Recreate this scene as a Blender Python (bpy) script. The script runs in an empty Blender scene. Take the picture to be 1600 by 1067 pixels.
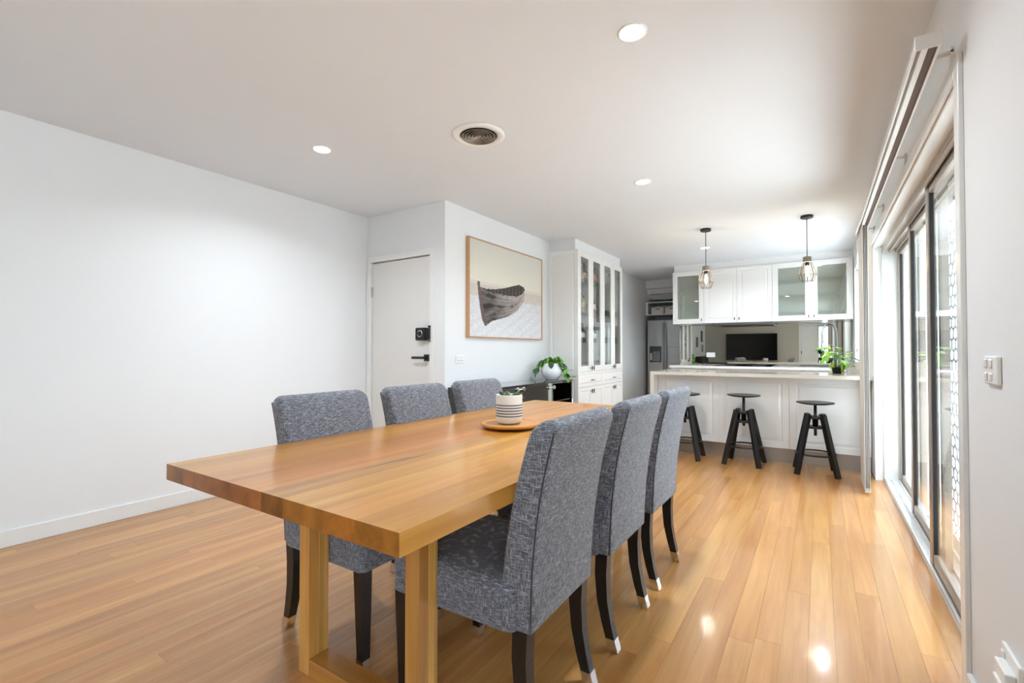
import bpy, bmesh, math, random
from mathutils import Vector, Matrix, noise as mnoise
random.seed(7)
R = math.radians
PI = math.pi
scn = bpy.context.scene
COL = scn.collection

# ------------------------------------------------------------------ camera
FPX, HOR, PITCH, CAMH = 737.0, 548.0, R(0.9), 1.10
YAW = math.atan2(480 * math.cos(PITCH), FPX)
cam_d = bpy.data.cameras.new('camera')
cam = bpy.data.objects.new('camera', cam_d)
COL.objects.link(cam)
cam_d.sensor_width = 36.0
cam_d.sensor_fit = 'HORIZONTAL'
cam_d.lens = 36.0 * FPX / 1600.0
cy = HOR - FPX * math.tan(PITCH)
cam_d.shift_y = (cy - 533.5) / 1600.0
cam_d.clip_start = 0.01
cam.location = (0, 0, CAMH)
cam.rotation_euler = (R(90) + PITCH, 0, YAW)
scn.camera = cam

# ------------------------------------------------------------------ light and exposure
scn.view_settings.view_transform = 'Standard'
scn.view_settings.look = 'None'
scn.view_settings.exposure = 0.16
scn.view_settings.gamma = 1.0
scn.view_settings.use_curve_mapping = False
world = bpy.data.worlds.new('overcast_sky')
scn.world = world
world.use_nodes = True
bg = world.node_tree.nodes['Background']
bg.inputs[0].default_value = (0.75, 0.875, 1.0, 1)
WORLD_STRENGTH = 6.7
bg.inputs[1].default_value = WORLD_STRENGTH
sun_d = bpy.data.lights.new('sun', 'SUN'); sun_d.energy = 13.5; sun_d.angle = R(3); sun_d.color = (.93, .97, 1)
sun = bpy.data.objects.new('sun', sun_d); COL.objects.link(sun); sun.rotation_euler = (R(28), R(6), R(0)); sun.location = (3, 3, 8)
DOWNLIGHT_W = 15.0
PENDANT_W = 9.0

# ------------------------------------------------------------------ materials
def lin(c):
    c = c / 255.0
    return c / 12.92 if c <= 0.04045 else ((c + 0.055) / 1.055) ** 2.4
def rgb(r, g, b):
    return (lin(r), lin(g), lin(b), 1.0)

MATS = {}
def new_mat(name):
    m = bpy.data.materials.new(name)
    m.use_nodes = True
    nt = m.node_tree
    bs = nt.nodes['Principled BSDF']
    MATS[name] = m
    return m, nt, bs

def plain(name, col, rough=0.5, metal=0.0, coat=0.0, noise=0.03, nscale=6.0, bump=0.0, bscale=120.0, emit=None, estr=0.0):
    """solid colour with a slight procedural variation and optional fine relief"""
    m, nt, bs = new_mat(name)
    tc = nt.nodes.new('ShaderNodeTexCoord')
    n = nt.nodes.new('ShaderNodeTexNoise')
    n.inputs['Scale'].default_value = nscale
    n.inputs['Detail'].default_value = 3
    nt.links.new(tc.outputs['Object'], n.inputs['Vector'])
    mx = nt.nodes.new('ShaderNodeMix')
    mx.data_type = 'RGBA'
    a = tuple(max(0, c * (1 - noise)) for c in col[:3]) + (1,)
    b = tuple(min(1, c * (1 + noise)) for c in col[:3]) + (1,)
    mx.inputs[6].default_value = a
    mx.inputs[7].default_value = b
    nt.links.new(n.outputs[0], mx.inputs[0])
    nt.links.new(mx.outputs[2], bs.inputs['Base Color'])
    bs.inputs['Roughness'].default_value = rough
    bs.inputs['Metallic'].default_value = metal
    bs.inputs['Coat Weight'].default_value = coat
    bs.inputs['Coat Roughness'].default_value = 0.05
    if bump > 0:
        n2 = nt.nodes.new('ShaderNodeTexNoise')
        n2.inputs['Scale'].default_value = bscale
        nt.links.new(tc.outputs['Object'], n2.inputs['Vector'])
        bp = nt.nodes.new('ShaderNodeBump')
        bp.inputs['Strength'].default_value = bump
        bp.inputs['Distance'].default_value = 0.002
        nt.links.new(n2.outputs[0], bp.inputs['Height'])
        nt.links.new(bp.outputs[0], bs.inputs['Normal'])
    if emit:
        bs.inputs['Emission Color'].default_value = emit
        bs.inputs['Emission Strength'].default_value = estr
    return m

def wood(name, c_lo, c_hi, c_dark, axis='Y', rough=0.25, coat=0.3, tone=0.22, fine=40.0, hue=0.0, crough=0.06, dark_amt=0.5, vein=0.79):
    """plank wood: grain stretched along an axis, every object with a tone of its own"""
    m, nt, bs = new_mat(name)
    N, L = nt.nodes, nt.links
    tc = N.new('ShaderNodeTexCoord')
    oi = N.new('ShaderNodeObjectInfo')
    add = N.new('ShaderNodeVectorMath'); add.operation = 'ADD'
    sc = N.new('ShaderNodeVectorMath'); sc.operation = 'SCALE'
    comb = N.new('ShaderNodeCombineXYZ')
    for i in range(3):
        L.new(oi.outputs['Random'], comb.inputs[i])
    L.new(comb.outputs[0], sc.inputs[0]); sc.inputs['Scale'].default_value = 37.0
    L.new(tc.outputs['Object'], add.inputs[0]); L.new(sc.outputs[0], add.inputs[1])
    def mapped(lo, hi):
        mp = N.new('ShaderNodeMapping')
        s = [hi, hi, hi]
        s['XYZ'.index(axis)] = lo
        mp.inputs['Scale'].default_value = s
        L.new(add.outputs[0], mp.inputs['Vector'])
        return mp
    g1 = N.new('ShaderNodeTexNoise'); g1.inputs['Scale'].default_value = 1.0
    g1.inputs['Detail'].default_value = 5; g1.inputs['Roughness'].default_value = 0.6; g1.inputs['Distortion'].default_value = 0.6
    L.new(mapped(0.9, 14).outputs[0], g1.inputs['Vector'])
    g2 = N.new('ShaderNodeTexNoise'); g2.inputs['Scale'].default_value = 1.0; g2.inputs['Detail'].default_value = 3
    L.new(mapped(3.0, fine * 4).outputs[0], g2.inputs['Vector'])
    ramp = N.new('ShaderNodeValToRGB')
    ramp.color_ramp.elements[0].position = 0.32; ramp.color_ramp.elements[0].color = c_lo
    ramp.color_ramp.elements[1].position = 0.68; ramp.color_ramp.elements[1].color = c_hi
    L.new(g1.outputs[0], ramp.inputs[0])
    # fine grain
    mr = N.new('ShaderNodeMapRange'); mr.inputs[3].default_value = 0.88; mr.inputs[4].default_value = 1.08
    L.new(g2.outputs[0], mr.inputs[0])
    mul = N.new('ShaderNodeVectorMath'); mul.operation = 'SCALE'
    L.new(ramp.outputs[0], mul.inputs[0]); L.new(mr.outputs[0], mul.inputs['Scale'])
    # gum veins
    g3 = N.new('ShaderNodeTexNoise'); g3.inputs['Scale'].default_value = 1.0; g3.inputs['Detail'].default_value = 2
    L.new(mapped(1.3, 38).outputs[0], g3.inputs['Vector'])
    r3 = N.new('ShaderNodeValToRGB')
    r3.color_ramp.elements[0].position = vein; r3.color_ramp.elements[0].color = (0, 0, 0, 1)
    r3.color_ramp.elements[1].position = vein + .03; r3.color_ramp.elements[1].color = (dark_amt, dark_amt, dark_amt, 1)
    L.new(g3.outputs[0], r3.inputs[0])
    mx = N.new('ShaderNodeMix'); mx.data_type = 'RGBA'
    L.new(r3.outputs[0], mx.inputs[0]); L.new(mul.outputs[0], mx.inputs[6]); mx.inputs[7].default_value = c_dark
    # tone per piece
    hs = N.new('ShaderNodeHueSaturation')
    tr = N.new('ShaderNodeMapRange'); tr.inputs[3].default_value = 1 - tone; tr.inputs[4].default_value = 1 + tone * 0.55
    L.new(oi.outputs['Random'], tr.inputs[0]); L.new(tr.outputs[0], hs.inputs['Value'])
    if hue:
        m2 = N.new('ShaderNodeMath'); m2.operation = 'MULTIPLY'; m2.inputs[1].default_value = 7.31
        L.new(oi.outputs['Random'], m2.inputs[0])
        m3 = N.new('ShaderNodeMath'); m3.operation = 'FRACT'; L.new(m2.outputs[0], m3.inputs[0])
        hr = N.new('ShaderNodeMapRange'); hr.inputs[3].default_value = 0.5 - hue; hr.inputs[4].default_value = 0.5 + hue
        L.new(m3.outputs[0], hr.inputs[0]); L.new(hr.outputs[0], hs.inputs['Hue'])
    L.new(mx.outputs[2], hs.inputs['Color'])
    L.new(hs.outputs[0], bs.inputs['Base Color'])
    bs.inputs['Roughness'].default_value = rough
    bs.inputs['Coat Weight'].default_value = coat
    bs.inputs['Coat Roughness'].default_value = crough
    return m

def fabric(name, base, light):
    """woven cloth with pale slub threads running both ways"""
    m, nt, bs = new_mat(name)
    N, L = nt.nodes, nt.links
    tc = N.new('ShaderNodeTexCoord')
    def thread(s):
        mp = N.new('ShaderNodeMapping'); mp.inputs['Scale'].default_value = s
        L.new(tc.outputs['Object'], mp.inputs['Vector'])
        n = N.new('ShaderNodeTexNoise'); n.inputs['Scale'].default_value = 1.0; n.inputs['Detail'].default_value = 2
        L.new(mp.outputs[0], n.inputs['Vector'])
        r = N.new('ShaderNodeValToRGB')
        r.color_ramp.elements[0].position = 0.50; r.color_ramp.elements[0].color = (0, 0, 0, 1)
        r.color_ramp.elements[1].position = 0.74; r.color_ramp.elements[1].color = (1, 1, 1, 1)
        L.new(n.outputs[0], r.inputs[0])
        return r
    a = thread((45, 45, 500)); b = thread((500, 500, 50))
    mx0 = N.new('ShaderNodeMath'); mx0.operation = 'MAXIMUM'
    L.new(a.outputs[0], mx0.inputs[0]); L.new(b.outputs[0], mx0.inputs[1])
    mx = N.new('ShaderNodeMix'); mx.data_type = 'RGBA'
    mx.inputs[6].default_value = base; mx.inputs[7].default_value = light
    L.new(mx0.outputs[0], mx.inputs[0]); L.new(mx.outputs[2], bs.inputs['Base Color'])
    bs.inputs['Roughness'].default_value = 0.85
    bs.inputs['Sheen Weight'].default_value = 0.25
    bp = N.new('ShaderNodeBump'); bp.inputs['Strength'].default_value = 0.25; bp.inputs['Distance'].default_value = 0.002
    L.new(mx0.outputs[0], bp.inputs['Height']); L.new(bp.outputs[0], bs.inputs['Normal'])
    return m

def thin_glass(name, tint, refl=0.05, rough=0.0, gloss=(1, 1, 1, 1)):
    """a pane: clear (tinted) light through it, mirror reflection growing towards grazing angles"""
    m = bpy.data.materials.new(name); m.use_nodes = True
    nt = m.node_tree; N, L = nt.nodes, nt.links
    for n in list(N): N.remove(n)
    out = N.new('ShaderNodeOutputMaterial')
    tr = N.new('ShaderNodeBsdfTransparent'); tr.inputs[0].default_value = tint
    gl = N.new('ShaderNodeBsdfGlossy'); gl.inputs['Roughness'].default_value = rough; gl.inputs['Color'].default_value = gloss
    ge = N.new('ShaderNodeNewGeometry')
    dt = N.new('ShaderNodeVectorMath'); dt.operation = 'DOT_PRODUCT'
    L.new(ge.outputs['Normal'], dt.inputs[0]); L.new(ge.outputs['Incoming'], dt.inputs[1])
    ab = N.new('ShaderNodeMath'); ab.operation = 'ABSOLUTE'; L.new(dt.outputs['Value'], ab.inputs[0])
    om = N.new('ShaderNodeMath'); om.operation = 'SUBTRACT'; om.inputs[0].default_value = 1.0; L.new(ab.outputs[0], om.inputs[1])
    pw = N.new('ShaderNodeMath'); pw.operation = 'POWER'; pw.inputs[1].default_value = 5.0; L.new(om.outputs[0], pw.inputs[0])
    ma = N.new('ShaderNodeMath'); ma.operation = 'MULTIPLY_ADD'; ma.inputs[1].default_value = 0.9 - refl; ma.inputs[2].default_value = refl
    L.new(pw.outputs[0], ma.inputs[0])
    mx = N.new('ShaderNodeMixShader')
    L.new(ma.outputs[0], mx.inputs[0]); L.new(tr.outputs[0], mx.inputs[1]); L.new(gl.outputs[0], mx.inputs[2])
    L.new(mx.outputs[0], out.inputs[0])
    MATS[name] = m
    return m

plain('wall_paint', rgb(236, 238, 239), rough=0.6, noise=0.012, nscale=2, bump=0.05, bscale=300)
plain('wall_taupe', rgb(196, 190, 178), rough=0.6, noise=0.02)
plain('ceiling_paint', rgb(231, 236, 242), rough=0.8, noise=0.01)
plain('trim_paint', rgb(236, 236, 234), rough=0.3, noise=0.01, coat=0.1)
plain('door_paint', rgb(228, 226, 222), rough=0.35, noise=0.012)
plain('cabinet_white', rgb(240, 240, 238), rough=0.16, noise=0.008, coat=0.5)
plain('cabinet_inside', rgb(226, 230, 220), rough=0.5, noise=0.01)
plain('plastic_white', rgb(242, 242, 240), rough=0.3, noise=0.01)
plain('black_metal', rgb(26, 26, 28), rough=0.38, noise=0.08)
plain('black_wood', rgb(24, 23, 24), rough=0.32, noise=0.15, nscale=30)
plain('black_gloss', rgb(12, 12, 14), rough=0.06, noise=0.05, coat=0.6)
plain('black_soft', rgb(22, 21, 22), rough=0.6, noise=0.1)
plain('screen_black', rgb(8, 9, 12), rough=0.12, noise=0.1)
plain('handle_dark', rgb(62, 58, 54), rough=0.3, metal=0.9, noise=0.05)
plain('chrome', rgb(225, 226, 228), rough=0.08, metal=1.0, noise=0.02)
plain('brushed_steel', rgb(176, 178, 178), rough=0.33, metal=0.85, noise=0.04, nscale=3)
plain('toe_steel', rgb(172, 166, 158), rough=0.34, metal=0.7, noise=0.04)
plain('aluminium', rgb(168, 156, 144), rough=0.3, metal=0.55, noise=0.03)
plain('aluminium_pale', rgb(214, 214, 212), rough=0.35, metal=0.4, noise=0.03)
plain('rubber_black', rgb(18, 18, 18), rough=0.7, noise=0.1)
plain('brown_slot', rgb(88, 66, 56), rough=0.6, noise=0.1)
plain('stone_bench', rgb(226, 220, 208), rough=0.12, noise=0.035, nscale=60, coat=0.3)
plain('stone_bench_white', rgb(238, 238, 238), rough=0.12, noise=0.02, nscale=60, coat=0.3)
plain('concrete', rgb(150, 146, 140), rough=0.8, noise=0.1, nscale=60, bump=0.2)
plain('brass_wire', rgb(96, 78, 52), rough=0.35, metal=0.8, noise=0.05)
plain('blind_fabric', rgb(236, 233, 226), rough=0.7, noise=0.02, bump=0.1, bscale=500)
plain('ceramic_white', rgb(236, 239, 242), rough=0.18, noise=0.01, coat=0.4)
plain('ceramic_matte', rgb(232, 228, 220), rough=0.55, noise=0.03, nscale=40)
plain('ceramic_grey_glaze', rgb(84, 92, 104), rough=0.6, noise=0.25, nscale=90)
plain('soil', rgb(52, 42, 34), rough=0.95, noise=0.3, nscale=80, bump=0.6)
plain('leaf_bright', rgb(136, 204, 56), rough=0.35, noise=0.25, nscale=14)
plain('leaf_mid', rgb(92, 166, 50), rough=0.35, noise=0.3, nscale=18)
plain('leaf_lime', rgb(192, 222, 66), rough=0.4, noise=0.2, nscale=12)
plain('leaf_dark', rgb(56, 92, 48), rough=0.35, noise=0.35, nscale=22)
plain('stem_green', rgb(92, 140, 60), rough=0.5, noise=0.15)
plain('frame_oak', rgb(196, 152, 108), rough=0.5, noise=0.12, nscale=30)
plain('susan_wood', rgb(206, 142, 68), rough=0.35, noise=0.12, nscale=16, coat=0.2)
plain('glass_green_bottle', rgb(62, 74, 44), rough=0.08, noise=0.05, coat=0.5)
plain('glass_dark_bottle', rgb(28, 26, 26), rough=0.08, noise=0.05, coat=0.5)
plain('glass_pale_bottle', rgb(186, 176, 140), rough=0.1, noise=0.05, coat=0.5)
plain('label_cream', rgb(224, 214, 180), rough=0.7, noise=0.03)
plain('label_orange', rgb(204, 128, 62), rough=0.6, noise=0.04)
plain('label_white', rgb(236, 236, 234), rough=0.6, noise=0.02)
plain('patio_concrete', rgb(226, 224, 220), rough=0.8, noise=0.08, nscale=5, bump=0.2)
plain('fence_pale', rgb(176, 180, 184), rough=0.7, noise=0.04)
plain('sofa_brown', rgb(58, 48, 42), rough=0.75, noise=0.12, nscale=30)
plain('box_white', rgb(230, 228, 222), rough=0.6, noise=0.02)
plain('lime_plastic', rgb(150, 190, 40), rough=0.4, noise=0.05)
plain('photo_grey', rgb(128, 122, 112), rough=0.4, noise=0.35, nscale=12)
plain('floor_under', rgb(96, 62, 34), rough=0.7, noise=0.1)
plain('lamp_glow', rgb(255, 250, 240), rough=0.3, emit=(1.0, 0.97, 0.9, 1), estr=30.0)
plain('bulb_glow', rgb(255, 220, 160), rough=0.3, emit=(1.0, 0.72, 0.38, 1), estr=28.0)
plain('steel_grey_panel', rgb(120, 124, 128), rough=0.3, metal=0.6, noise=0.04)
wood('floor_oak', rgb(183, 124, 63), rgb(209, 156, 93), rgb(112, 66, 28), rough=0.28, coat=0.32, tone=0.15, hue=0.003, crough=0.09, dark_amt=0.5)
wood('table_wood', rgb(188, 120, 40), rgb(216, 156, 72), rgb(66, 34, 12), rough=0.3, coat=0.22, tone=0.26, hue=0.009, vein=0.755, crough=0.08, dark_amt=0.8)
wood('table_leg_wood', rgb(188, 124, 48), rgb(226, 172, 92), rgb(110, 62, 24), axis='Z', rough=0.3, coat=0.3, tone=0.3, hue=0.01, crough=0.1)
wood('table_bar_wood', rgb(176, 112, 42), rgb(206, 144, 70), rgb(90, 48, 18), axis='X', rough=0.28, coat=0.35, tone=0.15)
wood('table_end_wood', rgb(120, 68, 24), rgb(166, 102, 42), rgb(60, 30, 10), rough=0.35, coat=0.2, tone=0.45, hue=0.008)
fabric('chair_cloth', rgb(76, 78, 87), rgb(176, 179, 188))
fabric('chair_cloth_dark', rgb(52, 52, 58), rgb(70, 70, 76))
thin_glass('glass_clear', (0.97, 0.985, 0.98, 1), 0.045)
thin_glass('glass_grey', (0.90, 0.91, 0.90, 1), 0.05)
thin_glass('glass_shelf', (0.975, 0.99, 0.98, 1), 0.05)
thin_glass('glass_cabinet', (0.965, 0.985, 0.97, 1), 0.10)
thin_glass('glass_frosted', (0.90, 0.94, 0.92, 1), 0.12, rough=0.15)
thin_glass('glass_bulb', (0.98, 0.93, 0.85, 1), 0.06)
m, nt, bs = new_mat('mirror_grey')
bs.inputs['Base Color'].default_value = (0.46, 0.45, 0.41, 1); bs.inputs['Metallic'].default_value = 1.0; bs.inputs['Roughness'].default_value = 0.012
m, nt, bs = new_mat('canvas_print')
va = nt.nodes.new('ShaderNodeVertexColor'); va.layer_name = 'print'
nt.links.new(va.outputs[0], bs.inputs['Base Color']); bs.inputs['Roughness'].default_value = 0.7

# ------------------------------------------------------------------ mesh helpers
class MB:
    """collects shapes into one mesh"""
    def __init__(s): s.bm = bmesh.new(); s.M = Matrix.Identity(4); s.sm = []
    def v(s, p): return s.bm.verts.new(s.M @ Vector(p))
    def f(s, vs, smooth=False):
        try:
            fc = s.bm.faces.new(vs); fc.smooth = smooth; return fc
        except ValueError:
            return None
    def box(s, x0, x1, y0, y1, z0, z1, bev=0.0, seg=1):
        b = bmesh.new()
        vs = [b.verts.new(p) for p in ((x0,y0,z0),(x1,y0,z0),(x1,y1,z0),(x0,y1,z0),(x0,y0,z1),(x1,y0,z1),(x1,y1,z1),(x0,y1,z1))]
        for q in ((0,3,2,1),(4,5,6,7),(0,1,5,4),(1,2,6,5),(2,3,7,6),(3,0,4,7)):
            b.faces.new([vs[i] for i in q])
        if bev > 0:
            bmesh.ops.bevel(b, geom=list(b.edges), offset=bev, segments=seg, profile=0.5, affect='EDGES')
        s.merge(b, smooth=seg > 2)
        return s
    def merge(s, b, smooth=False):
        mp = {}
        for v in b.verts: mp[v] = s.v(v.co)
        for f in b.faces: s.f([mp[v] for v in f.verts], smooth)
        b.free()
    def loft(s, rings, smooth=True, cap0=True, cap1=True, closed=True):
        rv = [[s.v(p) for p in r] for r in rings]
        n = len(rings[0])
        for a, b in zip(rv[:-1], rv[1:]):
            for i in range(n if closed else n - 1):
                j = (i + 1) % n
                s.f([a[i], a[j], b[j], b[i]], smooth)
        if cap0: s.f(list(reversed(rv[0])))
        if cap1: s.f(rv[-1])
        return s
    def lathe(s, prof, cx=0, cy=0, n=24, smooth=True, cap0=True, cap1=True):
        rings = [[(cx + r * math.cos(2*PI*i/n), cy + r * math.sin(2*PI*i/n), z) for i in range(n)] for r, z in prof]
        return s.loft(rings, smooth, cap0, cap1)
    def tube(s, pts, r, n=8, cap=True):
        pts = [Vector(p) for p in pts]
        rad = r if isinstance(r, (list, tuple)) else [r] * len(pts)
        rings = []; up = None
        for i, p in enumerate(pts):
            t = (pts[min(i+1, len(pts)-1)] - pts[max(i-1, 0)]).normalized()
            if up is None:
                up = Vector((0, 0, 1)) if abs(t.z) < 0.9 else Vector((1, 0, 0))
            a = t.cross(up).normalized(); b = a.cross(t).normalized(); up = b
            rings.append([p + a * rad[i] * math.cos(2*PI*k/n) + b * rad[i] * math.sin(2*PI*k/n) for k in range(n)])
        return s.loft(rings, True, cap, cap)
    def beam(s, p0, p1, w0, d0, w1=None, d1=None, side=(1, 0, 0)):
        """square bar from p0 to p1; w along `side`, d across"""
        w1 = w0 if w1 is None else w1; d1 = d0 if d1 is None else d1
        p0, p1 = Vector(p0), Vector(p1)
        t = (p1 - p0).normalized(); sd = Vector(side); sd = (sd - t * sd.dot(t)).normalized(); c = t.cross(sd)
        rg = []
        for p, w, d in ((p0, w0, d0), (p1, w1, d1)):
            rg.append([p + sd*w/2*a + c*d/2*b for a, b in ((1,1),(-1,1),(-1,-1),(1,-1))])
        return s.loft(rg, False)
    def panel(s, x0, x1, z0, z1, y, prof, back):
        """moulded board in the XZ plane facing -Y: prof = [(inset, depth)...], back = thickness"""
        def rect(i, d): return [(x0+i, y+d, z0+i), (x1-i, y+d, z0+i), (x1-i, y+d, z1-i), (x0+i, y+d, z1-i)]
        rings = [rect(0, back), rect(0, prof[0][1] + 0.0015)] + [rect(i, d) for i, d in prof]
        return s.loft(rings, False)
    def ring(s, x0, x1, z0, z1, y, w, t):
        """door frame around an opening, facing -Y"""
        s.box(x0, x0+w, y, y+t, z0, z1, .0015); s.box(x1-w, x1, y, y+t, z0, z1, .0015)
        s.box(x0+w, x1-w, y, y+t, z0, z0+w, .0015); s.box(x0+w, x1-w, y, y+t, z1-w, z1, .0015)
        return s
    def build(s, name, mat, parent=None, loc=None):
        bmesh.ops.recalc_face_normals(s.bm, faces=list(s.bm.faces))
        me = bpy.data.meshes.new(name)
        if loc is not None:
            bmesh.ops.translate(s.bm, verts=list(s.bm.verts), vec=-Vector(loc))
        s.bm.to_mesh(me); s.bm.free()
        me.materials.append(MATS[mat] if isinstance(mat, str) else mat)
        o = bpy.data.objects.new(name, me)
        COL.objects.link(o)
        if loc is not None: o.location = loc
        if parent is not None: o.parent = parent
        return o

def empty(name, loc=(0, 0, 0), rz=0.0):
    o = bpy.data.objects.new(name, None); COL.objects.link(o)
    o.location = loc; o.rotation_euler = (0, 0, rz); o.empty_display_size = 0.1
    return o
def tag(o, label=None, cat=None, group=None, kind=None):
    if label: o['label'] = label
    if cat: o['category'] = cat
    if group: o['group'] = group
    if kind: o['kind'] = kind
    return o
def struct(o, label=None, cat=None):
    return tag(o, label, cat, kind='structure')
def kids(o): return [c for c in bpy.data.objects if c.parent == o]
def copy_tree(o, parent=None):
    c = o.copy(); COL.objects.link(c)
    if parent is not None: c.parent = parent
    for ch in kids(o): copy_tree(ch, c)
    return c
def box(name, mat, x0, x1, y0, y1, z0, z1, bev=0.0, parent=None, seg=1):
    return MB().box(x0, x1, y0, y1, z0, z1, bev, seg).build(name, mat, parent)

# ------------------------------------------------------------------ room shell
CZ = 2.45
XL, XR, XP = -3.83, 0.392, -2.80       # left wall, right wall, painting wall
YD, YK, YF, YB = 3.20, 8.10, 9.65, -3.90   # entry-door wall, kitchen back wall, fridge recess, rear wall
DY0, DY1, DH = 2.09, 5.09, 2.0         # sliding door opening
WY0, WY1, WZ0, WZ1 = -3.3, -0.2, 0.06, 2.15  # unseen living room window, added to let daylight in
KY0, KY1, KZ0, KZ1 = 5.75, 7.55, 0.92, 2.15   # kitchen window, added to brighten the kitchen with daylight

floor = box('floor', 'floor_under', XL, XR + .26, YB, YF, -0.06, -0.0125)
struct(floor, 'honey coloured timber board floor running towards the kitchen', 'floor')
PW = 0.086
x = XL + 0.002
rp = random.Random(11)
rest = MB()                                  # boards behind the camera, joined
while x < 0.452:
    x1 = min(x + PW, 0.458)
    y = YB + 0.002 - rp.uniform(0, 1.4)
    if x1 <= XP + .04: stop = YD + .05       # boards end at the entry wall,
    elif x >= -1.9: stop = YK                # the kitchen back wall
    else: stop = YF                          # or run into the fridge recess
    while y < stop:
        ln = rp.uniform(1.1, 2.7)
        a, b = max(y, YB + .002), min(y + ln, stop)
        y += ln
        if x1 > XR + .005: a, b = max(a, DY0), min(b, DY1)   # only in the door reveal
        if b - a < 0.05: continue
        q = (x + .0003, x1 - .0003, a + .0004, b - .0004, -0.0125, 0.0)
        if b < 0.45: rest.box(*q)
        else: MB().box(*q).build('floorboard', 'floor_oak', floor, loc=((x + x1) / 2, (a + b) / 2, 0))
    x = x1
tag(rest.build('floorboards_behind', 'floor_oak', floor), kind='stuff')

ceil = box('ceiling', 'ceiling_paint', XL - .12, XR + .30, YB - .1, YF + .1, CZ, CZ + .1)
struct(ceil, 'flat white plaster ceiling over dining room and kitchen', 'ceiling')
w = MB().box(XL - .12, XL, YB - .1, YD + .1, 0, CZ).build('wall_left', 'wall_paint')
struct(w, 'long plain white wall left of the dining table', 'wall')
w = MB()
w.box(XL, -3.79, YD, YD + .1, 0, CZ); w.box(-2.955, XP - .12, YD, YD + .1, 0, CZ); w.box(-3.79, -2.955, YD, YD + .1, 1.99, CZ)
w = w.build('wall_entry', 'wall_paint'); struct(w, 'short wall around the white entry door', 'wall')
w = MB().box(XP - .12, XP, YD, YF + .1, 0, CZ).build('wall_painting', 'wall_paint')
struct(w, 'white wall that carries the boat picture', 'wall')
w = MB().box(-1.94, XR, YK, YK + .1, 0, CZ).box(-1.94, -1.84, YK + .1, YF, 0, CZ).build('wall_kitchen', 'wall_paint')
struct(w, 'kitchen back wall behind the mirrored splashback', 'wall')
w = MB().box(XP, -1.84, YF, YF + .1, 0, CZ).build('wall_recess', 'wall_paint'); struct(w, 'back wall of the fridge recess', 'wall')
w = MB()
XO = XR + .23
w.box(XR, XO, YB, WY0, 0, CZ); w.box(XR, XO, WY0, WY1, 0, WZ0); w.box(XR, XO, WY0, WY1, WZ1, CZ); w.box(XR, XO, WY1, DY0, 0, CZ)
w.box(XR, XO, DY0, DY1, DH, CZ); w.box(XR, XO, DY1, KY0, 0, CZ); w.box(XR, XO, KY1, YK + .1, 0, CZ); w.box(XR, XO, KY0, KY1, 0, KZ0); w.box(XR, XO, KY0, KY1, KZ1, CZ)
w = w.build('wall_right', 'wall_paint'); struct(w, 'white wall on the right with the glass sliding door', 'wall')
w = MB()
RX0, RX1 = -0.56, 0.30
w.box(XL, RX0, YB - .1, YB, 0, CZ); w.box(RX1, XR, YB - .1, YB, 0, CZ); w.box(RX0, RX1, YB - .1, YB, 2.02, CZ)
w = w.build('wall_rear', 'wall_taupe'); struct(w, 'taupe living room wall behind the camera that carries the television', 'wall')
# bulkheads
b = box('trim_1', 'wall_paint', XP, -2.445, 5.145, 6.66, 2.312, CZ); struct(b, 'plaster bulkhead over the tall glass cabinet', 'bulkhead')
b = box('trim_2', 'wall_paint', -1.93, XR, 7.715, YK, 2.345, CZ); struct(b, 'plaster bulkhead over the kitchen wall cupboards', 'bulkhead')
b = MB().box(XP, -1.94, 9.04, YF, 2.30, CZ)
for i in range(2):   # stepped underside over the fridge recess
    b.box(XP, -1.94, 9.16 + i * .14, YF, 2.30 - (i + 1) * .10, 2.30 - i * .10)
b = b.build('trim_3', 'wall_paint'); struct(b, 'stepped bulkhead above the fridge recess shelf', 'bulkhead')
# skirtings
def skirting(name, x0, x1, y0, y1, label):
    struct(box(name, 'trim_paint', x0, x1, y0, y1, 0, .095, .003), label, 'skirting')
skirting('baseboard_left', XL, XL + .014, YB, YD, 'white skirting along the long left wall')
skirting('baseboard_painting', XP, XP + .014, YD, 5.12, 'white skirting below the boat picture wall')
skirting('baseboard_kitchen', XP, XP + .014, 6.66, 9.0, 'white skirting beyond the tall glass cabinet')
skirting('baseboard_right', XR - .014, XR, YB, DY0 - .062, 'white skirting along the right wall')
skirting('baseboard_rear', XL, RX0 - .06, YB, YB + .014, 'white skirting along the television wall')

# sliding door trim
t = MB()
AF = XR - .014
t.box(AF, XR, DY0 - .058, DY0, 0, DH + .058, .002); t.box(AF, XR, DY0, DY1, DH, DH + .058, .002)
t = t.build('trim_4', 'trim_paint'); struct(t, 'white architrave around the glass sliding door', 'architrave')
# reveal lining inside the wall
t = MB()
t.box(XR, .45, DY0 - .001, DY0 + .018, 0, DH); t.box(XR, .45, DY1 - .018, DY1 + .001, 0, DH); t.box(XR, .45, DY0, DY1, DH - .018, DH + .001)
t = t.build('trim_5', 'trim_paint'); struct(t, 'white timber reveal lining the sliding door opening', 'reveal')

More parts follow.
